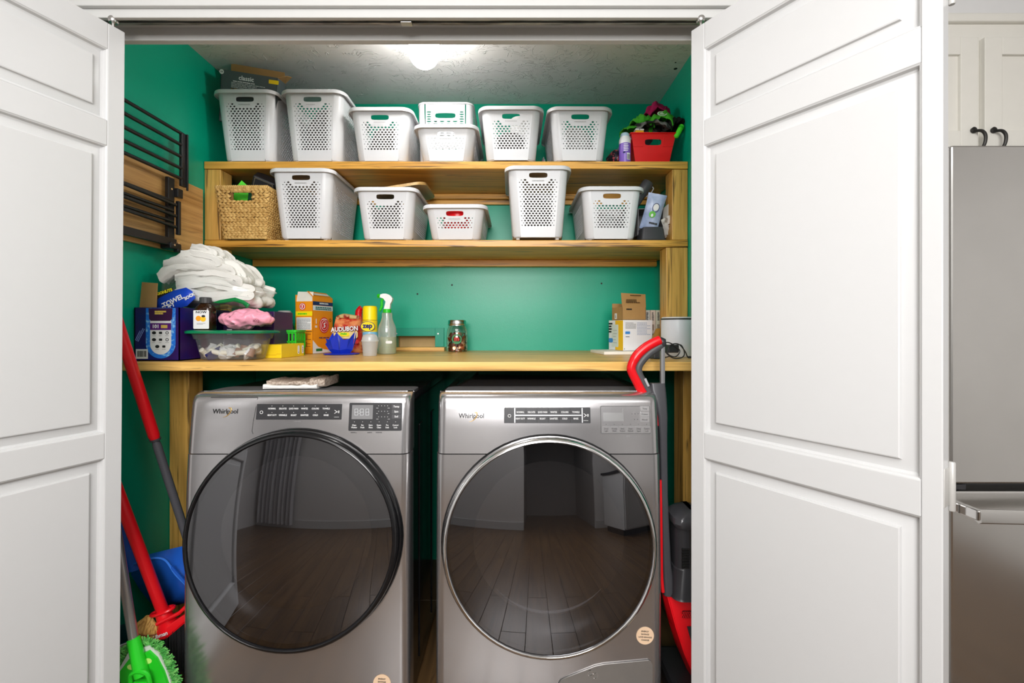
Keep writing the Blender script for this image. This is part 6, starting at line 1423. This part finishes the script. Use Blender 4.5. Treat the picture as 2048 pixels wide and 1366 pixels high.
def hd(x, y, z): return hb-o0+Vector((x, y, z))
loft(bm, [[hd(hx0, -0.022, -0.075), hd(hx0, 0.022, -0.075), hd(hx0+0.012, 0.016, -0.035), hd(hx0+0.012, -0.016, -0.035)], [hd(0.02, -0.026, -0.055), hd(0.02, 0.026, -0.055), hd(0.02, 0.018, -0.018), hd(0.02, -0.018, -0.018)], [hd(hx1, -0.024, 0.0), hd(hx1, 0.024, 0.0), hd(hx1, 0.016, 0.025), hd(hx1, -0.016, 0.025)]])
bmesh.ops.bevel(bm, geom=bm.edges[:], offset=0.004, segments=2, affect='EDGES'); fin('head', bm, REDP, t, 30)
fin('head_strap', tube(B(), [hd(-0.01, -0.02, -0.01), hd(0.06, -0.02, 0.025), hd(0.075, -0.01, 0.04)], 0.006, 8), REDP, t, 40)
txt('Libman', 0.017, WINK, t, hd(0.004, -0.0262, -0.042), (PI/2, -0.36, 0), bold=0.0003, shear=0.2)
bm = B(); q = random.Random(4)
for k_ in range(420):
    x = q.uniform(hx0+0.004, hx1-0.004); y = q.uniform(-0.02, 0.02); f = (x-hx0)/(hx1-hx0)
    p0 = hd(x, y, -0.072+f*0.074); p1 = p0+Vector((0.012*(f-0.3)+q.uniform(-0.006, 0.006), y*0.5+q.uniform(-0.004, 0.004), -0.115-0.045*f+q.uniform(-0.006, 0.004)))
    tube(bm, [p0, (p0+p1)/2+Vector((q.uniform(-.002, .002), 0, 0)), p1], [0.0013, 0.0012, 0.0009], 4)
fin('bristles', bm, mat('black_bristle', (0.012, 0.012, 0.014), 0.4), t, 40)['kind'] = 'stuff'
# blue dustpan
t = thing('dustpan', 'blue plastic dustpan standing behind the red broom handle', 'dustpan', P(318, 1180, 1.52)+Vector((0, 0, -0.11)))
o0 = Vector(t.location)
def dp_(x, y, D): return P(x, y, D)-o0
bm = B()
rimp = [dp_(262, 1130, 1.50), dp_(300, 1117, 1.49), dp_(330, 1119, 1.485), dp_(352, 1148, 1.48), dp_(376, 1172, 1.475)]
topp = [dp_(268, 1122, 1.53), dp_(300, 1108, 1.545), dp_(340, 1098, 1.555), dp_(366, 1092, 1.56), dp_(384, 1092, 1.56)]
lowp = [dp_(262, 1150, 1.51), dp_(280, 1180, 1.53), dp_(300, 1205, 1.54), dp_(330, 1216, 1.54), dp_(376, 1205, 1.53)]
bkp = [p_+Vector((0, 0.05, 0.0)) for p_ in lowp]
loft(bm, [bkp, topp, rimp, ], False, False, False); loft(bm, [lowp, rimp], False, False, False)
bmesh.ops.remove_doubles(bm, verts=bm.verts, dist=0.0005); o = fin('pan', bm, BLUEP, t, 40); md = o.modifiers.new('thick', 'SOLIDIFY'); md.thickness = 0.003
fin('rim_bead', tube(B(), spline([p_+Vector((0, -0.002, 0)) for p_ in rimp], 6), 0.0035, 8), mat('blue_plastic_rim', (0.03, 0.16, 0.62), 0.3), t, 40)
for k_ in range(17):                                  # comb teeth along the right lip
    f = k_/16; p_ = rimp[2].lerp(rimp[4], 0.35+0.6*f)+Vector((0, -0.004, 0.003))
    fin('tooth', box(B(), p_.x-0.0016, p_.x+0.0016, p_.y-0.003, p_.y+0.004, p_.z-0.001, p_.z+0.010, 0.0006), BLUEP, t, 24)
hp = [dp_(268, 1140, 1.505), dp_(256, 1110, 1.495), dp_(247, 1075, 1.485), dp_(240, 1045, 1.475), dp_(232, 1000, 1.465)]
fin('handle', tube(B(), spline(hp, 6), [0.020]*8+[0.016]*17, 12, flat=0.5), BLUEP, t, 40)
# straw whisk
t = thing('whisk_broom', 'short straw whisk broom stuffed behind the grey mop handle', 'brush', P(285, 1250, 1.44)+Vector((0, 0, -0.07)), (0, math.radians(12), 0))
bm = B(); n = 40; rings = []
for z, r in ((0.0, 0.036), (0.02, 0.042), (0.05, 0.040), (0.075, 0.030), (0.09, 0.016), (0.10, 0.010)):
    rings.append([Vector((r*math.cos(2*PI*k_/n)*(1+0.06*(k_ % 2)), r*0.5*math.sin(2*PI*k_/n), z)) for k_ in range(n)])
loft(bm, rings); fin('straw', bm, weathered('broom_straw', s2l(206, 160, 84), s2l(150, 104, 40), 30, 0.6, (6, 6, 0.6)), t, 30)
for z in (0.045, 0.055): fin('binding', tube(B(), [(0.041*math.cos(2*PI*k_/24), 0.022*math.sin(2*PI*k_/24), z) for k_ in range(24)], 0.0016, 6, closed=True), mat('twine', s2l(120, 70, 40), 0.8), t, 40)
# green mop
D = 1.335
t = thing('flat_mop', 'lime green flat mop with grey handle and shaggy green pad, lower left', 'mop', P(300, 1366, D)+Vector((0, 0, -0.20)))
o0 = Vector(t.location)
def mp_(x, y, d=0.0): return P(x, y, D+d)-o0
a, b_ = mp_(238, 1100, 0.0), mp_(268, 1284, 0.0); v = (a-b_).normalized()
stick('handle', b_, a+v*0.5, 0.0125, 0.0125, mat('mop_alloy', (0.42, 0.42, 0.42), 0.3, 0.8), t); 
c = mp_(284, 1352, -0.01); stick('connector', c, b_+v*0.012, 0.0185, 0.0165, LIMEG, t)
fin('yoke', tube(B(), spline([c+Vector((-0.028, -0.006, -0.02)), c+Vector((-0.024, -0.01, 0.01)), c+Vector((0.0, -0.012, 0.022)), c+Vector((0.024, -0.01, 0.012)), c+Vector((0.03, -0.006, -0.03))], 6), 0.006, 8), LIMEG, t, 40)
fin('pivot', box(B(), c.x-0.022, c.x+0.022, c.y-0.012, c.y+0.012, c.z-0.055, c.z-0.012, 0.006), LIMEG, t, 24)
# head plate: a rounded trapezoid seen nearly edge-up, leaning away
out = [(236, 1330), (252, 1300), (300, 1284), (322, 1300), (338, 1330), (352, 1372), (360, 1430), (250, 1430)]
inn = [(238, 1345), (258, 1318), (296, 1303), (312, 1318), (326, 1345), (338, 1380), (344, 1430), (252, 1430)]
def plate_(nm, pts, off, m, th):
    bm = B(); f = [mp_(x, y, off) for x, y in pts]; g = [p_+Vector((0, th, 0)) for p_ in f]; loft(bm, [f, g]); return fin(nm, bm, m, t, 24)
plate_('pad_backing', out, 0.018, mat('pad_green', s2l(60, 150, 60), 0.9, vary=0.15), 0.012); plate_('binding', [(x, y) for x, y in [(238, 1338), (256, 1306), (298, 1292), (317, 1308), (332, 1338), (345, 1376), (352, 1430), (251, 1430)]], 0.012, mat('pad_white', s2l(205, 205, 200), 0.7), 0.006)
plate_('plate', inn, 0.004, LIMEG, 0.008)
bm = B(); q = random.Random(9)
for (x0, y0), (x1, y1) in zip(out[:-2], out[1:-1]):
    L_n = math.hypot(x1-x0, y1-y0); 
    for k_ in range(int(L_n*2.6)):
        f = q.random(); x, y = x0+(x1-x0)*f, y0+(y1-y0)*f
        nx, ny = (y1-y0)/L_n, -(x1-x0)/L_n; cx_, cy_ = 300, 1400
        if (x-cx_)*nx+(y-cy_)*ny < 0: nx, ny = -nx, -ny
        s_ = q.uniform(-6, 3); p0 = mp_(x+nx*s_, y+ny*s_, 0.014+q.uniform(0, 0.012)); l_ = q.uniform(6, 13)
        p1 = mp_(x+nx*(s_+l_)+q.uniform(-4, 4), y+ny*(s_+l_)+q.uniform(-4, 4), 0.010+q.uniform(-0.008, 0.02))
        tube(bm, [p0, (p0+p1)/2+Vector((q.uniform(-.003, .003), -0.003, 0.002)), p1], [0.0022, 0.0022, 0.0016], 5)
fin('fringe', bm, weathered('mop_chenille', s2l(70, 165, 70), s2l(130, 205, 110), 60, 0.9), t, 50)['kind'] = 'stuff'
for x, y in ((262, 1334), (296, 1322)): l_ = mp_(x, y, 0.0035); disc('grip_hole', t, 0.008, mat('lime_pale', s2l(190, 235, 120), 0.5), l_, sx=1.4)
# dark teal pail behind the mop
t = thing('pail', 'dark teal pail half hidden behind the left door and green mop', 'pail', (-1.262, 1.46, 0.02))
fin('shell', lathe(B(), [(0.050, 0), (0.053, 0.004), (0.060, 0.205), (0.063, 0.207), (0.063, 0.215), (0.059, 0.216), (0.057, 0.205), (0.050, 0.01)], 32, cap1=True), mat('dark_teal_plastic', s2l(12, 62, 64), 0.4), t, 40)
fin('rim_band', lathe(B(), [(0.0632, 0.206), (0.0645, 0.208), (0.0645, 0.213), (0.0632, 0.215)], 32, cap0=False, cap1=False), mat('pail_silver', (0.5, 0.52, 0.52), 0.3, 0.6), t, 40)
t.location.z = 0.001
# ================================================================ UPRIGHT VACUUM, RIGHT OF THE DRYER
VD = 1.475
t = thing('upright_vacuum', 'red and grey upright vacuum cleaner between the dryer and the right door', 'vacuum', (P(1352, 0, VD).x, VD, 0.012))
o0 = Vector(t.location)
def v_(x, y, d=0.0): return P(x, y, VD+d)-o0
outer = [(1321, 680), (1309, 685), (1290, 696), (1273, 712), (1263, 732), (1264, 744), (1272, 760), (1283, 782), (1295, 802), (1306, 822), (1312, 850)]
fin('red_grip', tube(B(), spline([v_(x, y, -0.004) for x, y in outer], 6), [0.012]+[0.0155]*20+[0.0145]*(6*10-20), 14), REDP, t, 50)
inner = [(1322, 690), (1311, 697), (1296, 708), (1283, 722), (1276, 736), (1279, 752), (1290, 770), (1300, 786)]
fin('grey_grip', tube(B(), spline([v_(x, y, 0.0) for x, y in inner], 6), 0.0135, 12), mat('grip_grey', (0.07, 0.07, 0.075), 0.45), t, 50)
fin('tip', tube(B(), [v_(1319, 679), v_(1324, 682), v_(1325, 690), v_(1322, 696)], [0.010, 0.0135, 0.0125, 0.008], 12), DGREY, t, 50)
fin('wand', box(B(), v_(1320.5, 0).x, v_(1329, 0).x, -0.009, 0.009, v_(0, 770).z, v_(0, 690).z, 0.004), mat('wand_grey', (0.26, 0.26, 0.27), 0.35, 0.5), t, 24)
bm = B(); rings = []
for y, x0, x1, dd in ((766, 1300, 1329, 0.012), (780, 1299, 1330, 0.018), (800, 1305, 1331, 0.024), (830, 1312, 1331, 0.028), (870, 1315, 1330, 0.028), (990, 1318, 1331, 0.028), (1120, 1321, 1337, 0.03), (1182, 1323, 1346, 0.032)):
    cx_ = (v_(x0, y)+v_(x1, y))/2; hw_ = (v_(x1, y)-v_(x0, y)).length/2
    rings.append([Vector((cx_.x+x, yy, cx_.z)) for x, yy in rr(hw_, dd, min(hw_, dd)*0.6, 5)])
loft(bm, rings); fin('spine', bm, GREYP, t, 40)
fin('switch', tube(B(), [v_(1290, 757, -0.014), v_(1294, 766, -0.016), v_(1297, 772, -0.014)], 0.004, 8), mat('clip_grey', (0.45, 0.45, 0.47), 0.4), t, 40)
fin('red_stripe', tube(B(), spline([v_(1320, 960, -0.026), v_(1321, 1010, -0.028), v_(1322, 1080, -0.029), v_(1323, 1150, -0.03), v_(1326, 1184, -0.03)], 5), 0.0055, 8), REDP, t, 40)
# dust bin and motor housing
cx_ = v_(1372, 0).x; bm = B()
loft(bm, [[Vector((cx_+x, -0.012+yy, v_(0, y).z)) for x, yy in rr(a, b, 0.03, 6)] for y, a, b in ((1180, 0.060, 0.055), (1176, 0.056, 0.052), (1122, 0.053, 0.050), (1120, 0.050, 0.048), (1040, 0.050, 0.048))])
fin('motor_housing', bm, DGREY, t, 40)
bm = B()
for k_ in range(13): z = v_(0, 1080+k_*3.0).z; box(bm, cx_-0.036, cx_-0.014, -0.064, -0.0575, z-0.0012, z+0.0012)
fin('vent_slots', bm, INK, t, 0)['kind'] = 'stuff'
fin('dust_bin', lathe(B(), [(0.044, v_(0, 1120).z), (0.046, v_(0, 1042).z)], 28, Matrix.Translation((cx_+0.024, -0.032, 0))), film('smoky_bin', (0.35, 0.33, 0.30), 0.12, 0.08, 0.25, (0.12, 0.11, 0.10)), t, 40)
bm = B(); loft(bm, [[Vector((cx_+x, -0.015+yy, v_(0, y).z)) for x, yy in rr(a, b, 0.028, 6)] for y, a, b in ((1042, 0.052, 0.052), (1032, 0.060, 0.060), (1022, 0.058, 0.058), (1012, 0.040, 0.045), (1006, 0.02, 0.03))]); fin('bin_lid', bm, mat('lid_gloss_grey', (0.05, 0.05, 0.055), 0.2), t, 40)
# red base flaring to the right and forward
bm = B(); rings = []
for y, x0, x1, d0, d1 in ((1183, 1324, 1400, -0.05, 0.07), (1200, 1327, 1410, -0.07, 0.07), (1240, 1336, 1425, -0.10, 0.06), (1285, 1350, 1440, -0.12, 0.05), (1340, 1374, 1450, -0.13, 0.04)):
    rings.append([v_(x0, y)*1.0+Vector((0, 0, 0)), v_(x1, y)])
rr_ = []
for (l0, r0), (y, x0, x1, d0, d1) in zip(rings, ((1183, 1324, 1400, -0.05, 0.07), (1200, 1327, 1410, -0.07, 0.07), (1240, 1336, 1425, -0.10, 0.06), (1285, 1350, 1440, -0.12, 0.05), (1340, 1374, 1450, -0.13, 0.04))):
    rr_.append([Vector((l0.x, 0.0, l0.z)), Vector((l0.x+0.01, d0*0.5, l0.z)), Vector((r0.x, d0*0.5, r0.z)), Vector((r0.x, d1, r0.z)), Vector((l0.x+0.01, d1, l0.z))])
loft(bm, rr_); bmesh.ops.bevel(bm, geom=bm.edges[:], offset=0.003, segments=2, affect='EDGES'); hood = fin('red_hood', bm, REDP, t, 30)
l0 = v_(1366, 1213); fin('mesh_window', prism(B(), rr(0.022, 0.011, 0.004, 3), 0.002), mat('dark_window', (0.10, 0.006, 0.006), 0.4), t, 0, (l0.x+0.004, -0.0405, l0.z), (PI/2-0.15, 0, 0))
bm = B()
for k_ in range(-4, 5):
    for s in (-1, 1): tube(bm, [(k_*0.0055-s*0.005, 0, -0.010), (k_*0.0055+s*0.005, 0, 0.010)], 0.0008, 5)
fin('lattice', bm, REDP, t, 0, (l0.x+0.004, -0.0445, l0.z), (-0.15, 0, 0))['kind'] = 'stuff'
l0 = v_(1372, 1250); fin('dark_inlay', prism(B(), [(-0.016, 0.028), (0.03, 0.030), (0.03, -0.03), (-0.002, -0.028)], 0.004), DGREY, t, 24, (l0.x, -0.052, l0.z), (PI/2-0.12, 0, 0))
fin('foot', box(B(), v_(1330, 0).x, v_(1450, 0).x, -0.12, 0.12, 0.002, 0.085, 0.02), mat('foot_black', (0.014, 0.014, 0.015), 0.35), t, 24)
lines('foot_print', t, WINK, 0.03, 0.02, 3, (v_(1350, 0).x, -0.1206, 0.06), seed=4, fill=0.3)
